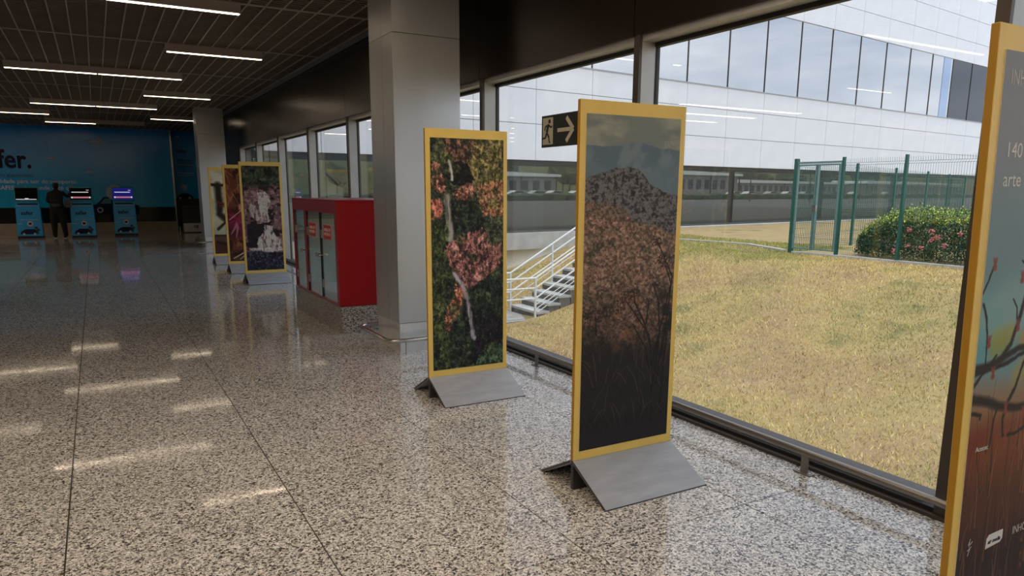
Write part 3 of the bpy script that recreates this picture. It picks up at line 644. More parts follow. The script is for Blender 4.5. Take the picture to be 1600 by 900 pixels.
exhibition_panel(5.03, 2.120, 'yellow framed panel with a thin waterfall down a pink rock gorge', paint_gorge, 140, 400, .95)
exhibition_panel(12.95, 2.112, 'yellow framed panel with a wide white cascade, front of the far three', paint_cascade, 80, 220, 1.)
exhibition_panel(14.78, 2.115, 'yellow framed panel with a magenta spiky plant, middle of the far three', paint_bromeliad, 80, 220, 1.)
exhibition_panel(16.65, 2.095, 'yellow framed panel with a dark branch on pale sky, rearmost panel', paint_branch, 80, 220, 1.)
us = np.concatenate([np.linspace(0, .56, 130), np.linspace(.58, 1, 30)])
tp, pr = exhibition_panel(1.062, 2.10, 'yellow framed title panel with budding red branches, cut by the right edge', paint_title, 0, 620, .8, math.radians(1.75), us)
PX, PZ, PW, PH = .036, 1.972, .615, 1.757
softwhite = mat('soft_white_ink', (.66, .66, .64), .6)
def ptxt(s, u, v, size, bold=0., sx=1., **k): return text('lettering', s, size, (PX + u * PW, -.0150, PZ - v * PH), k.get('m', softwhite), pr, ext=.0003, bold=bold, sx=sx, shear=k.get('shear', 0))
ptxt('INHOTIM', .055, .050, .062, -.0012, .72)
ptxt('140', .072, .158, .058); ptxt('arte', .072, .203, .058)
ptxt('Acesse:', .070, .640, .022)
ptxt('INHOTIM', .50, .822, .040, -.0008, .8)
lg = MB().prism([(PX + .25 * PW, PZ - .829 * PH), (PX + .385 * PW, PZ - .826 * PH), (PX + .405 * PW, PZ - .820 * PH), (PX + .405 * PW, PZ - .803 * PH), (PX + .275 * PW, PZ - .804 * PH), (PX + .255 * PW, PZ - .810 * PH)], 1, -.0150, -.0146).build('logo_plate', softwhite, pr)
text('logo_lettering', 'air media', .019, (PX + .268 * PW, -.0153, PZ - .821 * PH), navy, pr, ext=.0002, bold=.0005, shear=.3)
sm = MB()
for a, b in (((.09, .808), (.105, .797)), ((.105, .808), (.125, .803)), ((.085, .818), (.12, .812)), ((.09, .828), (.108, .815)), ((.1, .80), (.098, .812))):
    sm.bar((PX + a[0] * PW, -.0150, PZ - a[1] * PH), (PX + b[0] * PW, -.0150, PZ - b[1] * PH), .0004, .0022)
sm.build('star_mark', softwhite, pr)

# ------------------------------------------------------------------ exit sign on the window
ex = empty('exit_sign', (3.60, 5.50, 2.115), label='black exit sign with running figure and arrow behind the mountain panel', cat='sign')
MB().box((-.006, -.29, -.139), (.006, .285, .139)).build('sign_plate', mat('dark_sign_face', (.008, .012, .008), .4), ex, bevel=.002)
MB().box((.006, -.02, -.02), (.055, .02, .02)).build('fixing_stud', steel, ex)
glow = mat('ivory_sign_ink', (.62, .58, .46), .5)
MB().box((-.0072, .095, -.115), (-.0058, .262, .118)).build('door_symbol', glow, ex)
def slab(pts, m, nm, x=-.0085):   # pts in (y, z)
    MB().prism(pts, 0, x, x + .0012).build(nm, m, ex)
fig = MB()
def limb(a, b, w): fig.bar((-.0083, a[0], a[1]), (-.0083, b[0], b[1]), w, .0018) if False else fig.prism(_q(a, b, w), 0, -.0092, -.0074)
def _q(a, b, w):
    dx, dy = b[0] - a[0], b[1] - a[1]; L = math.hypot(dx, dy); nx, ny = -dy / L * w / 2, dx / L * w / 2
    return [(a[0] + nx, a[1] + ny), (b[0] + nx, b[1] + ny), (b[0] - nx, b[1] - ny), (a[0] - nx, a[1] - ny)]
fig.prism([(.15 + .019 * math.cos(k * PI / 6), .085 + .019 * math.sin(k * PI / 6)) for k in range(12)], 0, -.0092, -.0074)
for a, b, w in (((.165, .06), (.195, -.01), .034), ((.165, .055), (.12, .03), .015), ((.12, .03), (.105, .045), .013), ((.17, .05), (.215, .045), .015), ((.215, .045), (.23, .01), .013), ((.195, -.01), (.16, -.05), .02), ((.16, -.05), (.15, -.098), .016), ((.15, -.098), (.135, -.098), .013), ((.198, -.015), (.215, -.055), .02), ((.215, -.055), (.26, -.06), .016)): limb(a, b, w)
fig.build('running_figure', MATS['dark_sign_face'], ex)
arr = MB().prism([(.02, .016), (-.225, .016), (-.225, -.016), (.02, -.016)], 0, -.0080, -.0060)
arr.prism(_q((-.12, .10), (-.225, .0), .038), 0, -.0082, -.0060).prism(_q((-.12, -.10), (-.225, .0), .038), 0, -.0081, -.0060)
arr.build('arrow', glow, ex)

# ------------------------------------------------------------------ far end: blue mural wall
YB = 30.5
wb = empty('wall_back', kind='structure')
MB().box((-9.4, YB + .03, -.1), (2.60, YB + .25, 4.1)).box((2.60, YB + .38, -.1), (3.53, YB + .6, 4.1)).build('wall_core', void_m, wb)
def mural_mat():
    M = mat('mural_blue', (.004, .30, .48), .16, 0, .1, .5, spec=.5); n = M.node_tree; b = n.nodes['Principled BSDF']
    t = n.nodes.new('ShaderNodeTexCoord'); s = n.nodes.new('ShaderNodeSeparateXYZ'); n.links.new(t.outputs['Object'], s.inputs[0])
    mr = n.nodes.new('ShaderNodeMapRange'); mr.inputs['From Min'].default_value = .9; mr.inputs['From Max'].default_value = 3.6; n.links.new(s.outputs['Z'], mr.inputs['Value'])
    rp = n.nodes.new('ShaderNodeValToRGB'); el = rp.color_ramp.elements; el[0].color = (.003, .44, .82, 1); el[1].color = (.002, .27, .82, 1)
    n.links.new(mr.outputs[0], rp.inputs[0]); n.links.new(rp.outputs[0], b.inputs['Base Color']); return M
mural_b = mural_mat()
mu = empty('wall_mural', (0, YB, 0), label='wide blue printed mural with clouds and dark lettering on the far wall', cat='mural')
for k in range(9):
    a = 2.60 - (k + 1) * 1.3; MB().box((a + .001, 0.002, .90), (a + 1.299, .03, 3.82)).build('mural_sheet', mural_b, mu)
for k in range(9):
    a = 2.60 - (k + 1) * 1.3; MB().box((a + .001, 0.0, .36), (a + 1.299, .03, .898)).build('black_sheet', mat('black_gloss_sheet', (.006, .007, .01), .12), mu)
bb = MB().box((-9.4, YB - .02, 0), (2.60, YB + .03, .358)).build('baseboard_back', beige); bb['kind'] = 'structure'
text('lettering', 'safer.', .86, (-3.38, -.003, 2.26), navy, mu, bold=.018, sx=.84)
mwhite = mat('mural_white_ink', (.58, .68, .9), .5)
text('lettering', 'SOLUÇÃO SEM FILAS PARA SAIR DO AEROPORTO', .13, (-4.72, -.003, 1.94), mat('blue_ink', (.002, .04, .16), .4), mu, bold=.002)
text('lettering', 'agilidade para sair do aeroporto', .19, (-3.02, -.003, 1.74), mwhite, mu, bold=.003)
text('lettering', 'a SAFER te leva onde você quer', .19, (-3.02, -.003, 1.52), mwhite, mu, bold=.003)
cloud_m = mat('cloud_print', (.34, .46, .66), .5, 0, .2, 3)
def cloud(x, z, w, par=mu, y=-.002):
    P = [(x - w, z), (x - .55 * w, z + .10 * w), (x - .3 * w, z + .22 * w), (x - .12 * w, z + .34 * w), (x + .10 * w, z + .50 * w), (x + .35 * w, z + .42 * w), (x + .5 * w, z + .2 * w), (x + .62 * w, z)]
    MB().prism(P, 1, y, y + .002).build('cloud', cloud_m, par)
cloud(.22, 3.17, .40); cloud(-.12, 2.12, .22); cloud(-1.2, 2.60, .18)
# printed car behind the kiosks
MB().prism([(-.25, .62), (1.35, .62), (1.38, .95), (1.15, 1.02), (.95, 1.25), (.25, 1.27), (.02, 1.02), (-.22, .95)], 1, -.004, -.001).build('printed_car', navy, mu)
MB().prism([(.12, 1.03), (.48, 1.03), (.48, 1.21), (.28, 1.21)], 1, -.006, -.004).prism([(.54, 1.03), (.98, 1.03), (.88, 1.20), (.54, 1.21)], 1, -.006, -.004).build('printed_car_window', mat('teal_print', (.05, .25, .25), .4), mu)
def disc(x, z, r, y, nm, m, par): return MB().prism([(x + r * math.cos(k * PI / 12), z + r * math.sin(k * PI / 12)) for k in range(24)], 1, y - .002, y).build(nm, m, par)
pinkwhite = mat('badge_print', (.46, .52, .62), .5)
disc(.10, .80, .10, -.004, 'printed_badge', pinkwhite, mu); disc(.10, .80, .06, -.0065, 'printed_badge_centre', navy, mu)
disc(.62, 1.42, .28, -.004, 'printed_pin', pinkwhite, mu)
MB().box((2.585, YB - .06, 0), (2.64, YB + .01, 3.72)).build('trim_1', steel)['kind'] = 'structure'
MB().box((2.60, YB + .01, 0), (2.63, YB + .38, 3.72)).build('trim_2', bronze_frame)['kind'] = 'structure'
# recessed side poster
sp = empty('side_poster', (0, YB + .35, 0), label='narrow blue poster in the recess right of the mural', cat='poster')
MB().box((2.66, 0, 1.20), (3.50, .02, 3.9)).build('poster_sheet', mural_b, sp)
text('lettering', 'safer', .20, (2.82, -.003, 2.92), navy, sp, bold=.004)
for k, z in enumerate((2.62, 2.50, 2.38)): MB().box((2.80, -.002, z), (3.36, 0, z + .05)).build('text_line', mat('faded_print', (.03, .09, .16), .5), sp)
for k, z in enumerate((2.15, 2.06)): MB().box((2.80, -.002, z), (3.38, 0, z + .035)).build('text_line', cloud_m, sp)
disc(3.0, 1.62, .11, -.001, 'printed_badge', cloud_m, sp)
MB().prism([(2.72, 1.20), (3.3, 1.20), (3.28, 1.30), (3.1, 1.40), (2.9, 1.40), (2.76, 1.30)], 1, -.003, -.001).build('printed_car', navy, sp)
disc(2.83, 1.22, .05, -.004, 'printed_wheel', cloud_m, sp); disc(3.17, 1.22, .05, -.004, 'printed_wheel', cloud_m, sp)
cloud(2.9, 3.5, .12, sp)
MB().box((2.64, YB + .30, 0), (3.50, YB + .345, 1.19)).build('baseboard_side', black)['kind'] = 'structure'
ct = empty('service_counter', (2.70, 28.8, 0), label='low metal counter numbered 08 behind the far column', cat='counter')
MB().box((0, .35, .34), (.77, .40, .98)).build('counter_back', mat('smoked_panel', (.05, .05, .05), .3), ct)
MB().box((0, 0, .03), (.77, .42, .34)).build('counter_box', kick_m, ct, bevel=.004)
MB().box((.02, .03, 0), (.75, .4, .03)).build('counter_foot', black, ct)
text('lettering', '08', .16, (.32, -.002, .17), black, ct, bold=.003)
post = empty('barrier_post', (2.52, 28.4, 0), label='short steel post beside the counter numbered 08', cat='post')
MB().lathe([(.05, 0), (.05, .02), (.025, .03), (.025, .22), (.035, .24), (.02, .26)]).build('post_body', steel, post, smooth=True)

# ------------------------------------------------------------------ kiosks
kb = mat('kiosk_blue', (.004, .36, .80), .3, 0, .08, 3); kedge = mat('kiosk_edge_blue', (.02, .26, .36), .3)
def kiosk(x, y, rz, screen, label):
    t = empty('ticket_kiosk', (x, y, 0), rz, label, 'kiosk', 'blue self service kiosks')
    w0, w1 = .35, .325
    n = MB(); # tapering pedestal
    P = [(-w0, -.14, .07), (w0, -.14, .07), (w0, .20, .07), (-w0, .20, .07), (-w1, -.02, 1.15), (w1, -.02, 1.15), (w1, .20, 1.15), (-w1, .20, 1.15)]
    n.v = P; n.f = [(0, 3, 2, 1), (4, 5, 6, 7), (0, 1, 5, 4), (1, 2, 6, 5), (2, 3, 7, 6), (3, 0, 4, 7)]
    body = n.build('pedestal', kb, t, bevel=.01)
    MB().box((-w0, -.12, .0), (w0, .2, .07)).build('plinth', black, t)
    for sx in (-.27, .27): MB().tube([(sx, -.15, .03), (sx, -.11, .03)], .03, 10).build('caster', black, t)
    hd_ = MB(); hd_.v = [(-w1, -.04, 1.15), (w1, -.04, 1.15), (w1, .20, 1.15), (-w1, .20, 1.15), (-w1 + .0, .10, 1.62), (w1 - .0, .10, 1.62), (w1, .20, 1.60), (-w1, .20, 1.60)]
    hd_.f = n.f; hd_.build('head', kedge, t, bevel=.008)
    def fr(u, z, off=0.): # point on the head front
        k = (z - 1.15) / .47; return (u, -.04 + .14 * k - off, z)
    def quad(u0, u1, za, zb, m, nm, off, par=t, f=fr):
        q = MB(); a = [f(u0, za, off), f(u1, za, off), f(u1, zb, off), f(u0, zb, off)]; b = [f(u0, za, off - .004), f(u1, za, off - .004), f(u1, zb, off - .004), f(u0, zb, off - .004)]
        q.v = a + b; q.f = [(0, 1, 2, 3), (7, 6, 5, 4), (0, 4, 5, 1), (1, 5, 6, 2), (2, 6, 7, 3), (3, 7, 4, 0)]; return q.build(nm, m, par)
    sc = {'black': mat('dark_screen', (.004, .004, .004), .6, spec=.1), 'menu': MATS['dark_screen'], 'blue': mat('blue_screen', (.01, .01, .12), .2, emit=(.02, .02, .30), es=.35)}[screen]
    s = quad(-.30, .30, 1.21, 1.58, sc, 'screen', .004)
    gl = mat('screen_white', (.7, .7, .7), .4, emit=(.9, .9, .95), es=.45); pk = mat('screen_pink', (.5, .15, .2), .4, emit=(.6, .2, .28), es=.5)
    if screen == 'black': quad(-.29, .26, 1.215, 1.235, gl, 'screen_glow', .006, s); quad(-.05, .05, 1.235, 1.26, gl, 'screen_glow', .006, s)
    else:
        quad(-.26, .26, 1.26, 1.31, pk, 'screen_button', .006, s)
        for a in (-.27, .23): quad(a, a + .045, 1.26, 1.31, gl, 'screen_icon', .008, s)
        quad(-.25, .22, 1.44, 1.465, gl, 'screen_text_line', .006, s); quad(.16, .24, 1.51, 1.525, gl, 'screen_text_line', .006, s)
    def fb(u, z, off=0.):
        k = (z - .07) / 1.08; return (u, -.14 + .12 * k - off, z)
    quad(-.27, .28, 1.055, 1.10, navy, 'ticket_slot', .004, t, fb); quad(-.30, .28, 1.015, 1.03, cloud_m, 'slot_lip', .008, t, fb)
    lt = text('lettering', 'safer', .17, fb(-.20, .74, .006), navy, t, bold=.004); lt.rotation_euler.x = -math.atan(.12 / 1.08)
    quad(-.24, .26, .575, .595, cloud_m, 'text_line', .004, t, fb); quad(-.30, -.20, .45, .47, cloud_m, 'cloud_print', .004, t, fb)
    dsk = MB(); c = [(.02 + .085 * math.cos(k * PI / 10), .46 + .085 * math.sin(k * PI / 10)) for k in range(20)]
    dsk.v = [fb(a, b, .005) for a, b in c]; dsk.f = [tuple(range(20))]; dsk.build('round_badge', pinkwhite, t)
    ds2 = MB(); c = [(.02 + .045 * math.cos(k * PI / 6), .46 + .035 * math.sin(k * PI / 6)) for k in range(12)]
    ds2.v = [fb(a, b, .007) for a, b in c]; ds2.f = [tuple(range(12))]; ds2.build('badge_car', navy, t)
    cp = [(-.27, .13), (.22, .13), (.22, .22), (.12, .29), (-.12, .29), (-.24, .22)]
    q = MB(); q.v = [fb(a, b, .004) for a, b in cp]; q.f = [tuple(range(6))]; q.build('printed_car', navy, t)
    for a in (-.17, .12):
        q = MB(); q.v = [fb(a + .035 * math.cos(k * PI / 6), .14 + .035 * math.sin(k * PI / 6), .006) for k in range(12)]; q.f = [tuple(range(12))]; q.build('printed_wheel', pinkwhite, t)
    q = MB()
    for a, b, r in ((.17, .33, .045), (.22, .26, .05), (.20, .17, .035)):
        m0 = len(q.v); q.v += [fb(a + r * math.cos(k * PI / 5), b + r * math.sin(k * PI / 5), .008) for k in range(10)]; q.f.append(tuple(m0 + k for k in range(10)))
    q.build('printed_leaves', mat('dark_leaf_print', (.01, .05, .08), .5), t)
kiosk(-1.91, 27.85, math.radians(-2), 'black', 'blue kiosk with a dark screen, left of the standing person')
kiosk(-.42, 27.50, math.radians(-2), 'menu', 'blue kiosk being used by the standing person')
kiosk(.81, 28.15, math.radians(-2), 'blue', 'blue kiosk with a lit violet screen, rightmost of the three')

# ------------------------------------------------------------------ person at the kiosk
cloth = mat('black_clothing', (.008, .008, .009), .85, 0, .3, 20, .2, 80); skin = mat('skin', (.36, .20, .14), .55, 0, .05); hair = mat('dark_hair', (.006, .004, .004), .5)
per = empty('person', (-1.10, 27.30, 0), math.radians(-8), 'person in black clothes leaning to the middle kiosk, right arm raised', 'person')
def skinned(name, chains, m, parent, lv=2, root=0):
    V = []; E = []; Rr = []
    for ch in chains:
        prev = None
        for p in ch:
            if isinstance(p, int): prev = p; continue
            V.append(p[:3]); Rr.append(p[3] if len(p) == 4 else (p[3], p[4])); i = len(V) - 1
            if prev is not None: E.append((prev, i))
            prev = i
    me = bpy.data.meshes.new(name); me.from_pydata(V, E, []); me.materials.append(m)
    o = bpy.data.objects.new(name, me); COL.objects.link(o); o.parent = parent
    sk = o.modifiers.new('skin', 'SKIN'); sk.use_smooth_shade = True; me.skin_vertices.new() if hasattr(me.skin_vertices, 'new') and not len(me.skin_vertices) else None
    L = me.skin_vertices[0].data
    for i, r in enumerate(Rr): L[i].radius = r if isinstance(r, tuple) else (r, r); L[i].use_root = (i == root)
    s = o.modifiers.new('sub', 'SUBSURF'); s.levels = 1; s.render_levels = lv
    return o
# vertices: 0 pelvis, 1 waist, 2 chest, 3 upper chest, 4 neck, 5 head low, 6 head mid, 7 head top
body = [[(0, 0, .95, .19, .14), (.0, .02, 1.12, .19, .13), (.0, .06, 1.32, .21, .13), (.0, .09, 1.44, .17, .10), (.0, .12, 1.51, .055), (.0, .14, 1.58, .068), (.0, .15, 1.66, .092, .10), (.0, .14, 1.74, .06)],
        [3, (.19, .11, 1.42, .065), (.30, .22, 1.30, .05), (.36, .40, 1.48, .036), (.365, .43, 1.53, .028)],
        [3, (-.19, .08, 1.41, .065), (-.26, .06, 1.17, .05), (-.16, .26, 1.10, .038), (-.12, .31, 1.10, .028)],
        [0, (.11, 0, .86, .125), (.14, -.02, .50, .10), (.16, .03, .10, .07), (.14, .03, .05, .045), (.145, -.12, .035, .035)],
        [0, (-.11, 0, .86, .125), (-.13, .05, .50, .10), (-.14, .02, .10, .07), (-.12, .02, .05, .045), (-.13, -.02, .035, .035)]]
bd = skinned('body', body, cloth, per)
skinned('hair', [[(0, .115, 1.60, .075), (0, .115, 1.68, .105), (0, .125, 1.755, .075)]], hair, per)
skinned('face', [[(0, .175, 1.585, .055), (0, .185, 1.65, .075), (0, .18, 1.70, .06)], [1, (0, .262, 1.635, .012)]], skin, per)
for sx in (-.03, .03): MB().lathe([(.004, -.006), (.011, -.003), (.011, .003), (.004, .006)], (sx, .254, 1.662), 8).build('eye', white, per)
MB().box((-.024, .244, 1.604), (.024, .252, 1.611)).build('mouth', mat('lip', (.3, .08, .07), .6), per)
for s in (-1, 1): skinned('ear', [[(s * .085, .155, 1.63, .012, .02), (s * .09, .15, 1.665, .012, .02)]], skin, per)
def hand(c, d, name='hand', s=1):
    c = Vector(c); d = Vector(d).normalized(); a = d.cross(Vector((0, 0, 1))).normalized() * s; n = a.cross(d)
    ch = [[tuple(c) + (.026,), tuple(c + d * .05) + (.036,), tuple(c + d * .09) + (.034,)]]
    for k, L in enumerate((.062, .075, .07, .055)):
        b = c + d * .09 + a * (.028 - .0185 * k); ch.append([2, tuple(b + d * .015) + (.010,), tuple(b + d * L * .6 - n * .01) + (.009,), tuple(b + d * L - n * .03) + (.008,)])
    ch.append([1, tuple(c + d * .05 + a * .04) + (.012,), tuple(c + d * .09 + a * .06 - n * .01) + (.009,)])
    return skinned(name, ch, skin, per, 1)
hand((.366, .44, 1.545), (.0, .35, .9)); hand((-.11, .32, 1.10), (.3, .9, .1), s=-1)
MB().lathe([(.150, 0), (.158, .02), (.156, .08), (.148, .09)], (0, .01, 1.0), 20).build('jacket_hem', mat('grey_hem', (.06, .06, .06), .9), per, smooth=True)
shoe = mat('pale_shoe_sole', (.35, .34, .32), .6)
for x, y0 in ((.14, -.05), (-.125, -.03)):
    MB().prism([(x - .048, y0 - .06), (x + .048, y0 - .06), (x + .05, y0 + .12), (x + .03, y0 + .21), (x - .03, y0 + .21), (x - .05, y0 + .12)], 2, 0, .028).build('shoe_sole', shoe, per, bevel=.004)
bag = empty('shoulder_bag', (-.80, 27.36, .98), label='small patterned bag hanging at the standing person\'s side', cat='bag')
MB().prism([(-.09, 0), (.09, 0), (.10, .08), (.07, .24), (-.07, .24), (-.10, .08)], 1, -.04, .04).build('bag_body', mat('patterned_cloth', (.12, .09, .09), .8, 0, .95, 40), bag, bevel=.01)
MB().tube([(-.07, 0, .22), (-.12, -.03, .34), (-.17, -.06, .40)], .008, 6).build('strap', black, bag)

# ------------------------------------------------------------------ remaining walls of the hall
MB().box((-9.6, -8.5, -.1), (-9.4, 33.5, 4.1)).build('wall_left', plaster)['kind'] = 'structure'
MB().box((-9.6, -8.7, -.1), (3.8, -8.5, 4.1)).build('wall_front', plaster)['kind'] = 'structure'
MB().box((-9.7, -8.8, 4.1), (3.82, 33.6, 4.35)).build('roof', concrete)['kind'] = 'structure'

# =================================================================== OUTSIDE
FA = math.radians(7); F0 = Vector((16.5, 24.0, 0)); FU = Vector((math.cos(FA), math.sin(FA), 0)); FN = Vector((-math.sin(FA), math.cos(FA), 0))
def yf(x): return 24.0 + (x - 16.5) * math.tan(FA)
def hz(x, y):
    toe = 8.3 + .5 * np.maximum(0, y - 14); toe = np.minimum(toe, 15.5); crest = toe + 5.2 + np.maximum(0, 12 - y) * .12
    t = (x - toe) / (crest - toe); t = np.clip(t, -.2, 1.2)
    s = np.where(t < .12, np.clip((t + .12), 0, 9) ** 2 / .48, np.where(t > .88, 1 - np.clip(1.12 - t, 0, 9) ** 2 / .48, t))
    return -1.36 + 1.345 * np.clip(s, 0, 1)
lawn_m = mat('shaded_dry_lawn_soil', (.30, .235, .105), .95, 0, .3, 1.6, .6, 25)  # soil colour kept dark to stand for shade between the blades
def lawn_nodes(M):
    n = M.node_tree; b = n.nodes['Principled BSDF']; L = n.links.new
    g = n.nodes.new('ShaderNodeNewGeometry')
    a = n.nodes.new('ShaderNodeTexNoise'); a.inputs['Scale'].default_value = .45; a.inputs['Detail'].default_value = 8; a.inputs['Roughness'].default_value = .65; L(g.outputs['Position'], a.inputs['Vector'])
    r = n.nodes.new('ShaderNodeValToRGB'); e = r.color_ramp.elements; e[0].position = .35; e[0].color = (.17, .16, .06, 1); e[1].position = .46; e[1].color = (.40, .29, .125, 1); q = e.new(.66); q.color = (.33, .22, .12, 1)
    L(a.outputs['Fac'], r.inputs[0]); L(r.outputs[0], b.inputs['Base Color'])
lawn_nodes(lawn_m)
nx, ny = 190, 170
gx = 3.73 + (np.linspace(0, 1, nx) ** 1.5) * 62; T = np.linspace(0, 1, ny)
X = np.repeat(gx[None, :], ny, 0); yfx = 24.0 + (X - 16.5) * math.tan(FA) - .02; Y0 = -30.
TT = 1 - (1 - T[:, None]) ** 1.3; Y = Y0 + (yfx - Y0) * TT
Z = hz(X, Y) + .05 * (fbm(X * .8, Y * .8, 4) - .5) * np.clip((yfx - Y) / 2, 0, 1) * np.where((X > 15.3) & (X < 16.8), .15, 1) - .015
idx = np.arange(nx * ny).reshape(ny, nx); F = np.stack([idx[:-1, :-1], idx[:-1, 1:], idx[1:, 1:], idx[1:, :-1]], -1).reshape(-1, 4)
gd = np_mesh('ground', np.stack([X, Y, Z], -1).reshape(-1, 3), F, lawn_m, smooth=True); gd['kind'] = 'structure'
# grass blades
rs = np.random.RandomState(4); n = 340000
bx = 6.0 + rs.rand(n) ** .9 * 13; by = 1.5 + rs.rand(n) * 21
sx0, sx1 = 8.4, 12.2
ok = ~((by > 13.9) & (by < 15.4) & (bx > 5) & (bx < 12.5)) & (by < 24.0 + (bx - 16.5) * math.tan(FA) - .4) & ~((by < 13.3) & (bx > 16.4)) & (bx / by > .55)
bx, by = bx[ok], by[ok]; n = len(bx); bz = hz(bx, by) + .05 * (fbm(bx * .8, by * .8, 4) - .5) - .03
h = rs.uniform(.025, .075, n); th = rs.rand(n) * 2 * PI; w = rs.uniform(.004, .009, n); lx = rs.normal(0, .035, n); ly = rs.normal(0, .035, n)
V = np.empty((n, 3, 3)); V[:, 0] = np.stack([bx - w * np.cos(th), by - w * np.sin(th), bz], 1); V[:, 1] = np.stack([bx + w * np.cos(th), by + w * np.sin(th), bz], 1); V[:, 2] = np.stack([bx + lx, by + ly, bz + h], 1)
pt = fbm(bx * .55, by * .55, 31, 5, .6); gsel = (pt + rs.normal(0, .07, n))
Cg = np.where(gsel[:, None] > .41, np.array([.80, .60, .26]), np.array([.42, .40, .13])); Cg = np.where(gsel[:, None] > .63, np.array([.52, .34, .20]), Cg)
gl = (bx > 15) & (by > 13.2) & (rs.rand(n) < .55); Cg[gl] = (.19, .28, .06)
Cg = Cg * rs.uniform(.45, 1.5, (n, 1)); Cg = np.clip(np.repeat(Cg[:, None, :], 3, 1).reshape(-1, 3), 0, 1)
gs = np_mesh('grass', V.reshape(-1, 3), np.arange(3 * n).reshape(-1, 3), attr_mat('dry_grass', .8, .1), None, Cg)
tag(gs, 'short sunburnt grass on the bank outside the windows', 'grass', kind='stuff')

# kerbs
def kerb(pts, label, w=.12, h=.06):
    t = empty('kerb', (pts[0][0], pts[0][1], pts[0][2]), label=label, cat='kerb')
    for a, b in zip(pts[:-1], pts[1:]):
        a = Vector(a); b = Vector(b); n = max(1, round((b - a).length / 1.0))
        for k in range(n):
            p = a.lerp(b, k / n); q = a.lerp(b, (k + .985) / n); MB().bar(p - t.location, q - t.location, w, h).build('kerb_stone', concrete, t)
kerb([(16.0, 21.8, .0), (16.75, 18.5, .0), (17.15, 15.6, .0), (16.3, 13.55, .0)], 'pale kerb between the bank and the flat lawn', .14, .05)
kerb([(15.98, 13.0, .0), (15.98, 5.0, .0)], 'pale kerb under the green mesh fence', .14, .07)

# ------------------------------------------------------------------ white building
tb = empty('terminal_building', tuple(F0), FA, 'white panelled building with a dark glass ground floor and a mirrored glass band', 'building')
S0, S1, MOD, OFF = -12.45, 66, 2.8, .79
ss = [OFF + MOD * k for k in range(-4, 23)]; ss = [S0] + [s for s in ss if s > S0 + .3]
rows = [(2.68, 4.0), (4.0, 5.24), (5.24, 6.20), (9.80, 11.06), (11.06, 12.40), (12.40, 13.70), (13.70, 15.0)]
MB().box((S0, .05, 2.70), (ss[-1] + 2.8, 2.2, 6.2)).box((S0, .30, 6.2), (ss[-1] + 2.8, 2.2, 9.8)).box((S0, .05, 9.8), (ss[-1] + 2.8, 2.2, 15.0)).build('wall_core', facade_joint, tb)
cache = {}
for z0, z1 in rows:
    for k, s in enumerate(ss):
        w = round((ss[k + 1] if k + 1 < len(ss) else s + MOD) - s, 3); key = (w, round(z1 - z0, 3))
        if key not in cache: cache[key] = MB().box((.012, 0, .012), (w - .012, .048, key[1] - .012)).build('wall_panel', facade_m, tb, (s, 0, z0))
        else: link_copy(cache[key], 'wall_panel', (s, 0, z0), tb)
MB().box((S0, -.03, 6.185), (ss[-1] + 2.8, .04, 6.235)).build('sill_flashing', mat('grey_flashing', (.35, .36, .40), .5), tb)
for k, s in enumerate(ss):
    w = (ss[k + 1] if k + 1 < len(ss) else s + MOD) - s
    m_ = upper_dark if s > 31.0 else upper_glass
    MB().box((s + .02, .05, 6.24), (s + w - .02, .10, 9.79)).build('upper_pane', m_, tb)
    MB().box((s - .02, .02, 6.24), (s + .02, .12, 9.79)).build('glazing_bar', bronze_frame, tb)
    MB().box((s + .008, .04, .0), (s + w - .008, .055, 2.68)).build('lower_pane', tint_glass, tb)
MB().box((30.3, .03, 6.24), (31.3, .048, 9.79)).build('blue_pane', upper_blue, tb)
cl = MB()
for s in ss[::3]: cl.box((s + .3, 1.8, 0), (s + .5, 2.0, 2.7))
cl.build('undercroft_columns', mat('undercroft_grey', (.18, .18, .18), .8), tb)['kind'] = 'stuff'
MB().box((S0, -.12, -.62), (3.2, 1.2, -.002)).build('base_beam', concrete, tb)
MB().box((S0, .25, -1.6), (3.2, 1.0, -.62)).build('base_wall', beige_ext, tb)
MB().box((3.2, -.35, -.30), (ss[-1] + 2.8, 1.2, .01)).build('apron', concrete, tb)
sf = MB().box((S0, .1, 2.55), (ss[-1] + 2.8, 2.2, 2.70)).build('soffit', mat('soffit_grey', (.25, .24, .22), .8), tb)
a1 = F0 + FU * S0 + FN * 1.0; P = [F0 + FU * S0 + FN * 1.0, F0 + FU * 1080 + FN * 1.0, F0 + FU * 1080 + FN * 420, F0 + FU * (S0) + FN * 420]
rg = MB(); rg.v = [(p.x, p.y, -.02) for p in P] + [(p.x, p.y, -.4) for p in P]; rg.f = [(0, 1, 2, 3), (7, 6, 5, 4), (0, 4, 5, 1), (1, 5, 6, 2), (2, 6, 7, 3), (3, 7, 4, 0)]
rg.build('road_ground', asphalt)['kind'] = 'structure'

# scenery beyond the glass: hill, trees, hedge, sheds, cars (seen through the dark ground floor)
def W3(s, d, z=0): p = F0 + FU * s + FN * d; return Vector((p.x, p.y, z))
leafd = mat('dark_tree_leaves', (.055, .085, .03), .9, 0, .5, .6, .6, 3); leafo = mat('olive_tree_leaves', (.13, .14, .05), .9, 0, .5, .6, .6, 3); bark = mat('bark', (.10, .07, .05), .9)
hm = []; nn = 120; HV = []; 
for i in range(nn):
    s = -60 + i * 9.5
    for j in range(6):
        d = 300 + j * 14; z = [0, 9, 15, 20, 24, 0][j] * (.75 + .0005 * i * 9.5 + .5 * float(fbm(np.array(s * .02), np.array(j * .3), 3))); HV.append(tuple(W3(s, d, z - .05)))
HF = [(i * 6 + j, (i + 1) * 6 + j, (i + 1) * 6 + j + 1, i * 6 + j + 1) for i in range(nn - 1) for j in range(5)]
hb = MB(); hb.v = HV; hb.f = HF; hb.build('distant_hill', leafo)['kind'] = 'structure'
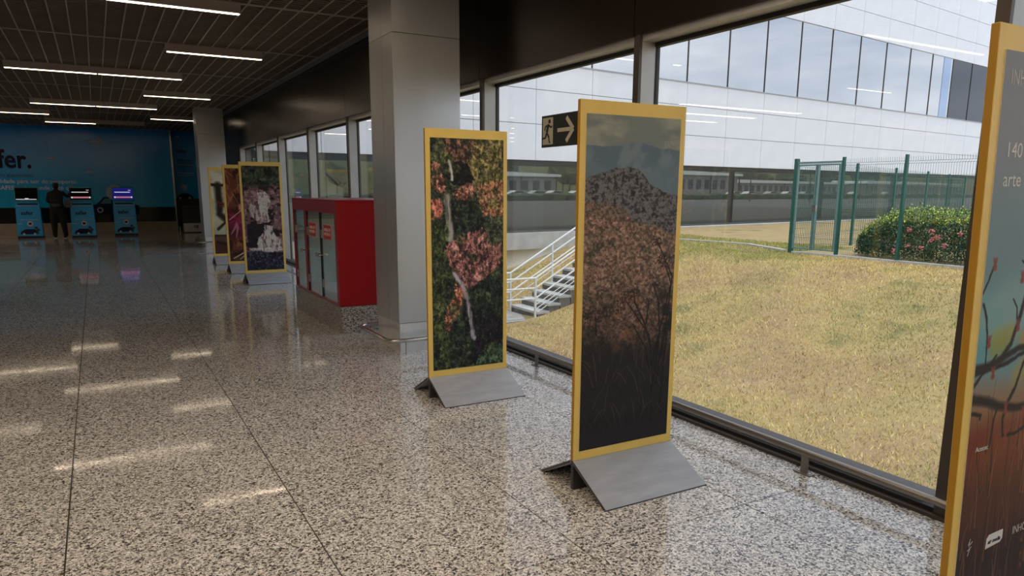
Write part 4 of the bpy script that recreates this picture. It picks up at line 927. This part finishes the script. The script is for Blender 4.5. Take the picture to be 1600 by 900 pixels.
def blob(name, c, r, m, parent, seed, q=2):
    bm = bmesh.new(); bmesh.ops.create_icosphere(bm, subdivisions=q, radius=1); rr = random.Random(seed)
    for v in bm.verts: v.co = Vector((v.co.x * r[0], v.co.y * r[1], v.co.z * r[2])) * rr.uniform(.78, 1.18) + Vector(c)
    me = bpy.data.meshes.new(name); bm.to_mesh(me); bm.free(); me.materials.append(m); o = bpy.data.objects.new(name, me); COL.objects.link(o); o.parent = parent; return o
ORD = 'first second third fourth fifth sixth seventh eighth ninth tenth eleventh twelfth thirteenth fourteenth fifteenth sixteenth seventeenth eighteenth nineteenth twentieth twenty-first twenty-second'.split()
kinds = ['round', 'leaning', 'tall', 'spreading', 'bushy', 'small', 'broad', 'sparse']
for k in range(22):
    s = 25 + k * 17 + random.uniform(-4, 4); d = random.uniform(140, 165); H = random.uniform(8, 12.5)
    t = empty('tree', tuple(W3(s, d)), label='dark tree beyond the car park, %s from the left of the tree line' % ORD[k], cat='tree', group='trees beyond the car park')
    MB().tube([(0, 0, 0), (.2, 0, H * .5), (0, .1, H * .7)], .25, 6, r1=.12).build('trunk', bark, t)
    blob('crown', (0, 0, H * .68), (H * .42, H * .42, H * .34), leafd if k % 2 else leafo, t, k)
    blob('crown', (H * .22, 0, H * .55), (H * .28, H * .28, H * .22), leafd if k % 2 else leafo, t, k + 50)
for k in range(7):
    t = empty('clipped_hedge', tuple(W3(10 + k * 28, 64)), FA, 'clipped hedge along the car park, %s stretch from the left' % ORD[k], 'hedge', 'hedges along the car park')
    g = MB(); N = 26
    for i in range(N):
        for j in range(5):
            a = [(-.9, 0), (-1.0, .85), (0, 1.1), (1.0, .85), (.9, 0)][j]; g.v.append((i * 1.08 + random.uniform(-.1, .1), a[0] + random.uniform(-.15, .15), a[1] * random.uniform(.8, 1.15)))
    g.f = [(i * 5 + j, (i + 1) * 5 + j, (i + 1) * 5 + j + 1, i * 5 + j + 1) for i in range(N - 1) for j in range(4)]
    g.build('foliage', leafd, t)
def shed(s, d, L, D, H, label, roof=True):
    t = empty('flat_roof_building', tuple(W3(s, d)), FA, label, 'building')
    MB().box((0, 0, 0), (L, D, H)).build('wall', mat('shed_wall', (.34, .33, .31), .8), t)
    MB().prism([(-1, H), (L + 1, H), (L + 1, H + .5), (-.2, H + 1.1)], 1, -1, D + 1).build('roof', mat('shed_roof', (.9, .9, .9), .6), t)
    k = 1.
    while k < L - 2: MB().box((k, -.06, H * .35), (k + 1.8, .0, H * .8)).build('window', mat('shed_window', (.03, .04, .05), .2), t); k += 3.2
    for x in (0.2, L / 2, L - .2): MB().box((x - .12, -.9, 0), (x + .12, -.66, H)).build('roof_post', bark, t)
shed(122, 100, 24, 12, 5.4, 'low white roofed building beyond the car park, left of the gate')
shed(160, 120, 75, 12, 4.0, 'long low pale roofed shed beyond the car park, behind the gate')
shed(250, 120, 80, 12, 4.4, 'second long pale roofed shed far to the right of the car park')
shed(66, 104, 20, 12, 4.4, 'white building among the trees seen left of the mountain panel')
def car(s, d, c, label, rz=0):
    t = empty('car', tuple(W3(s, d)), FA + rz, label, 'car', 'cars parked beyond the glass')
    cm = mat('car_paint_' + c[0], c[1], .3, .2, .02)
    P = [(0, .35), (4.2, .35), (4.25, .8), (3.4, .95), (2.9, 1.4), (1.2, 1.45), (.3, 1.0), (-.02, .8)]
    MB().prism(P, 1, 0, 1.7).build('car_body', cm, t)
    MB().prism([(.62, 1.02), (3.2, 1.0), (2.82, 1.36), (1.28, 1.40)], 1, -.02, 1.72).build('car_windows', mat('car_glass', (.02, .02, .03), .1), t)
    for x in (.8, 3.4):
        for y in (-.02, 1.55): MB().tube([(x, y, .32), (x, y + .17, .32)], .32, 12).build('wheel', black, t)
cw = ('white', (.75, .75, .75)); cs_ = ('silver', (.45, .46, .48)); cd_ = ('dark', (.03, .03, .04))
for k, (s, d, c) in enumerate(((117, 80, cw), (124, 81, cw), (131, 80, cs_), (138, 80, cw), (147, 81, cs_), (158, 80, cd_), (172, 82, cw), (190, 82, cs_), (56, 80, cw), (60.5, 80, cs_), (65.5, 81, cw), (70, 80, cw))):
    car(s, d, c, '%s car in the car park beyond the glass, %s' % (c[0], ['nearest the white roofed building', 'second from the white roofed building', 'third from the white roofed building', 'just left of the gate', 'behind the gate', 'behind the gate post', 'right of the gate', 'far right behind the fence', 'leftmost between the panels', 'second between the panels', 'third between the panels', 'fourth between the panels'][k]))
for k in range(9):
    s, d = 12 + 16 * k, 46
    t = empty('lamp_post', tuple(W3(s, d)), FA, 'slim dark post by the road beyond the glass, %s from the left' % ORD[k], 'post', 'posts along the road beyond the glass')
    MB().tube([(0, 0, 0), (0, 0, 6)], .10, 8, r1=.06).build('pole', bark, t); MB().box((-.1, -.7, 5.9), (.1, .1, 6.0)).build('lamp_head', black, t)

# ------------------------------------------------------------------ stairs and railings
st = empty('outdoor_staircase', (8.6, 14.0, -1.36), label='concrete stairs climbing the grass bank to the right', cat='stairs')
SY = 1.25
MB().box((-2.6, -.05, -.15), (.05, SY + .05, .02)).build('landing', concrete_dirty, st)
RUN, RISE = .30, .167
for k in range(8):
    s_ = MB().box((.05 + RUN * k, 0, -.15), (.05 + RUN * (k + 1) + .02, SY, RISE * (k + 1) - .035 + .0)).build('step', mat('dark_riser', (.16, .15, .14), .9, 0, .3, 5), st)
    MB().box((.02 + RUN * k, -.01, RISE * (k + 1) - .035), (.05 + RUN * (k + 1) + .02, SY + .01, RISE * (k + 1) + .018)).build('tread', concrete, s_)
MB().box((.05 + RUN * 8, 0, 1.0), (3.9, SY, 1.354)).build('upper_landing', concrete, st)
MB().box((3.2, 1.45, .6), (5.3, 1.65, 1.62)).build('retaining_block', concrete_dirty, st)
def railing(y, label, lower):
    t = empty('stair_railing', (8.6, y, -1.34), label=label, cat='railing', group='white stair railings')
    sl = RISE / RUN; L = 2.4
    for k, x in enumerate((-1.9, -.95, 0.0, 1.2, 2.4)):
        zb = max(0, x * sl) - .03; MB().bar((x, 0, zb), (x, 0, max(0, x) * sl + .95), .045, .045).build('baluster_post', white_paint, t)
    for i, hgt in enumerate((.95, .72, .48)):
        MB().tube([(-1.9, 0, hgt), (0.0, 0, hgt), (L, 0, hgt + L * sl), (3.6, 0, hgt + L * sl)], .024 if i == 0 else .02, 8).build('rail', white_paint, t)
    for hgt in lower: MB().tube([(0.0, 0, hgt), (L, 0, hgt + L * sl)], .010, 6).build('thin_rail', white_paint, t)
railing(14.03, 'white stair railing on the near side of the concrete stairs', (.32, .22, .12))
railing(15.2, 'white stair railing on the far side of the concrete stairs', (.3,))

# ------------------------------------------------------------------ fence, gate
def mesh_panel(parent, p, q, H=2.38, step=.055):
    p = Vector(p); q = Vector(q); L = (q - p).length; d = (q - p) / L; nn_ = Vector((-d.y, d.x, 0)); g = MB(); k = int(L / step)
    bends = [(0, 0), (.35, 0), (.40, .05), (.45, 0), (1.1, 0), (1.15, .05), (1.2, 0), (1.85, 0), (1.9, .05), (1.95, 0), (2.22, 0), (2.28, .07), (H, .05)]
    for i in range(k + 1):
        b = p + d * (L * i / k)
        for (z0, o0), (z1, o1) in zip(bends[:-1], bends[1:]):
            a0 = b + nn_ * o0 + Vector((0, 0, z0)); a1 = b + nn_ * o1 + Vector((0, 0, z1)); w = .002; m0 = len(g.v)
            for c in (a0, a1):
                for ux, uy in ((-w, -w), (w, -w), (w, w), (-w, w)): g.v.append((c.x + ux, c.y + uy, c.z))
            g.f += [(m0, m0 + 1, m0 + 5, m0 + 4), (m0 + 1, m0 + 2, m0 + 6, m0 + 5), (m0 + 2, m0 + 3, m0 + 7, m0 + 6), (m0 + 3, m0, m0 + 4, m0 + 7)]
    for z, o in bends[1:-1]: g.bar(p + nn_ * o + Vector((0, 0, z)), q + nn_ * o + Vector((0, 0, z)), .006, .006)
    g.build('wire_mesh', green_paint, parent)['kind'] = 'stuff'
def fence(pts, label, H=2.42, posts=None, step=.055):
    t = empty('mesh_fence', tuple(pts[0]), label=label, cat='fence'); o = Vector(pts[0])
    for p in (posts or pts):
        p = Vector(p) - o; MB().bar(p + Vector((0, 0, -.1)), p + Vector((0, 0, H)), .075, .055).build('post', green_paint, t)
    for a, b in zip(pts[:-1], pts[1:]): mesh_panel(t, Vector(a) - o, Vector(b) - o, step=step)
fence([(16.0, 11.72, 0), (16.0, 10.12, 0), (16.0, 7.1, 0), (16.0, 4.1, 0)], 'green mesh fence in front of the flowering hedge')
fence([(16.05, 13.12, 0), (19.9, 14.1, 0), (24.9, 16.1, 0), (30, 18.0, 0), (35.4, 20.2, 0), (41, 22.5, 0)], 'green mesh fence running back behind the flowering hedge', step=.12)
gt = empty('mesh_gate', (16.0, 11.75, 0), label='two leaf green mesh gate with grey green frame', cat='gate')
MB().bar((0, 1.36, -.1), (0, 1.36, 2.42), .09, .09).build('gate_post', green_paint, gt); MB().bar((0, .0, -.1), (0, .0, 2.34), .05, .05).build('gate_post', green_dull, gt)
MB().bar((0, .03, 2.31), (0, 1.33, 2.31), .05, .05).build('top_bar', green_dull, gt)
for a, b in ((.05, .68), (.72, 1.30)):
    lf = MB().bar((-.0, a, .1), (-.0, a, 2.27), .055, .055).bar((0, b, .1), (0, b, 2.27), .055, .055).bar((0, a, .12), (0, b, .12), .04, .04).bar((0, a, 2.25), (0, b, 2.25), .04, .04).build('gate_leaf', green_dull, gt)
    g = MB(); y = a + .05
    while y < b: g.bar((0, y, .12), (0, y, 2.25), .005, .005); y += .052
    for z in (.4, .8, 1.15, 1.5, 1.9): g.bar((0, a, z), (0, b, z), .006, .006)
    g.build('leaf_mesh', green_paint, lf)['kind'] = 'stuff'
MB().box((-.05, .64, 1.1), (-.01, .76, 1.25)).build('lock', steel, gt)

# ------------------------------------------------------------------ flowering hedge
hg = empty('flowering_hedge', (17.4, 6.0, 0), label='leafy hedge with pink flowers behind the green fence', cat='hedge')
rs = np.random.RandomState(9); n = 52000
ly = rs.rand(n) * 5.9; endt = np.clip((5.9 - ly) / 1.2, 0, 1); top = (1.08 + .14 * (fbm(ly * 1.6, ly * 0, 3) - .5)) * (.35 + .65 * np.sqrt(endt))
zf = rs.rand(n) ** .85; side = np.where(rs.rand(n) < .68, -1, 1); lz = .02 + top * zf + rs.normal(0, .045, n) + np.where(zf > .85, np.abs(rs.normal(0, .05, n)), 0)
hx = side * (.45 + .55 * endt) * (1 - zf ** 4) ** .5 * rs.uniform(.72, 1.0, n) * (.85 + .75 * (fbm(ly * 2.6, zf * 4, 12, 5, .65) - .5))
C0 = np.stack([hx, ly + rs.normal(0, .04, n), np.maximum(lz, .02)], 1); th = rs.rand(n) * 2 * PI; ph = rs.uniform(-.6, 1.2, n); L = rs.uniform(.04, .075, n); wd = L * .5
D = np.stack([np.cos(th) * np.cos(ph), np.sin(th) * np.cos(ph), np.sin(ph)], 1); Sd = np.stack([-np.sin(th), np.cos(th), rs.normal(0, .4, n)], 1)
V = np.stack([C0, C0 + D * L[:, None] * .5 + Sd * wd[:, None] * .5, C0 + D * L[:, None], C0 + D * L[:, None] * .5 - Sd * wd[:, None] * .5], 1).reshape(-1, 3)
lit_top = (lz / top > .80) & (rs.rand(n) < .65)  # top leaves coloured brighter, as if caught by the overhead sun
Cl = np.where(lit_top[:, None], np.array([.42, .50, .06]), np.array([.05, .12, .035])) * rs.uniform(.55, 1.5, (n, 1)); dry = rs.rand(n) < .06; Cl[dry] = (.30, .22, .12)
lf = np_mesh('leaves', V, np.arange(4 * n).reshape(-1, 4), attr_mat('hedge_leaf', .5, .4), hg, np.clip(np.repeat(Cl[:, None], 4, 1).reshape(-1, 3), 0, 1)); lf['kind'] = 'stuff'
stm = MB()
for k in range(60):
    y = random.uniform(.1, 5.8); x = random.uniform(-.5, .5); stm.tube([(x * .4, y, 0), (x * .7, y + random.uniform(-.1, .1), .45), (x, y + random.uniform(-.2, .2), .9 if y < 5 else .5)], .012, 5)
stm.build('stems', bark, hg)['kind'] = 'stuff'
pink = mat('pink_petal', (.85, .24, .25), .6, 0, .15, 8)
for k, (y, z) in enumerate(((4.15, .72), (3.62, .70), (3.45, .60), (3.55, .52), (4.1, .34), (3.75, .34), (3.25, .42), (2.45, .32), (2.35, .16), (4.4, .22), (1.7, .55), (1.3, .8), (.9, .4), (3.0, .68))):
    f = MB(); c = Vector((-1.02 * (1 - (z / 1.1) ** 4) ** .5 - .03, y, z))
    for j in range(12):
        d = Vector((-abs(random.gauss(0, 1)), random.gauss(0, 1), random.gauss(0, .9))).normalized() * random.uniform(.03, .075); f.lathe([(.004, -.012), (.022, -.004), (.022, .004), (.004, .012)], tuple(c + d), 6)
    f.build('flower', pink, hg)
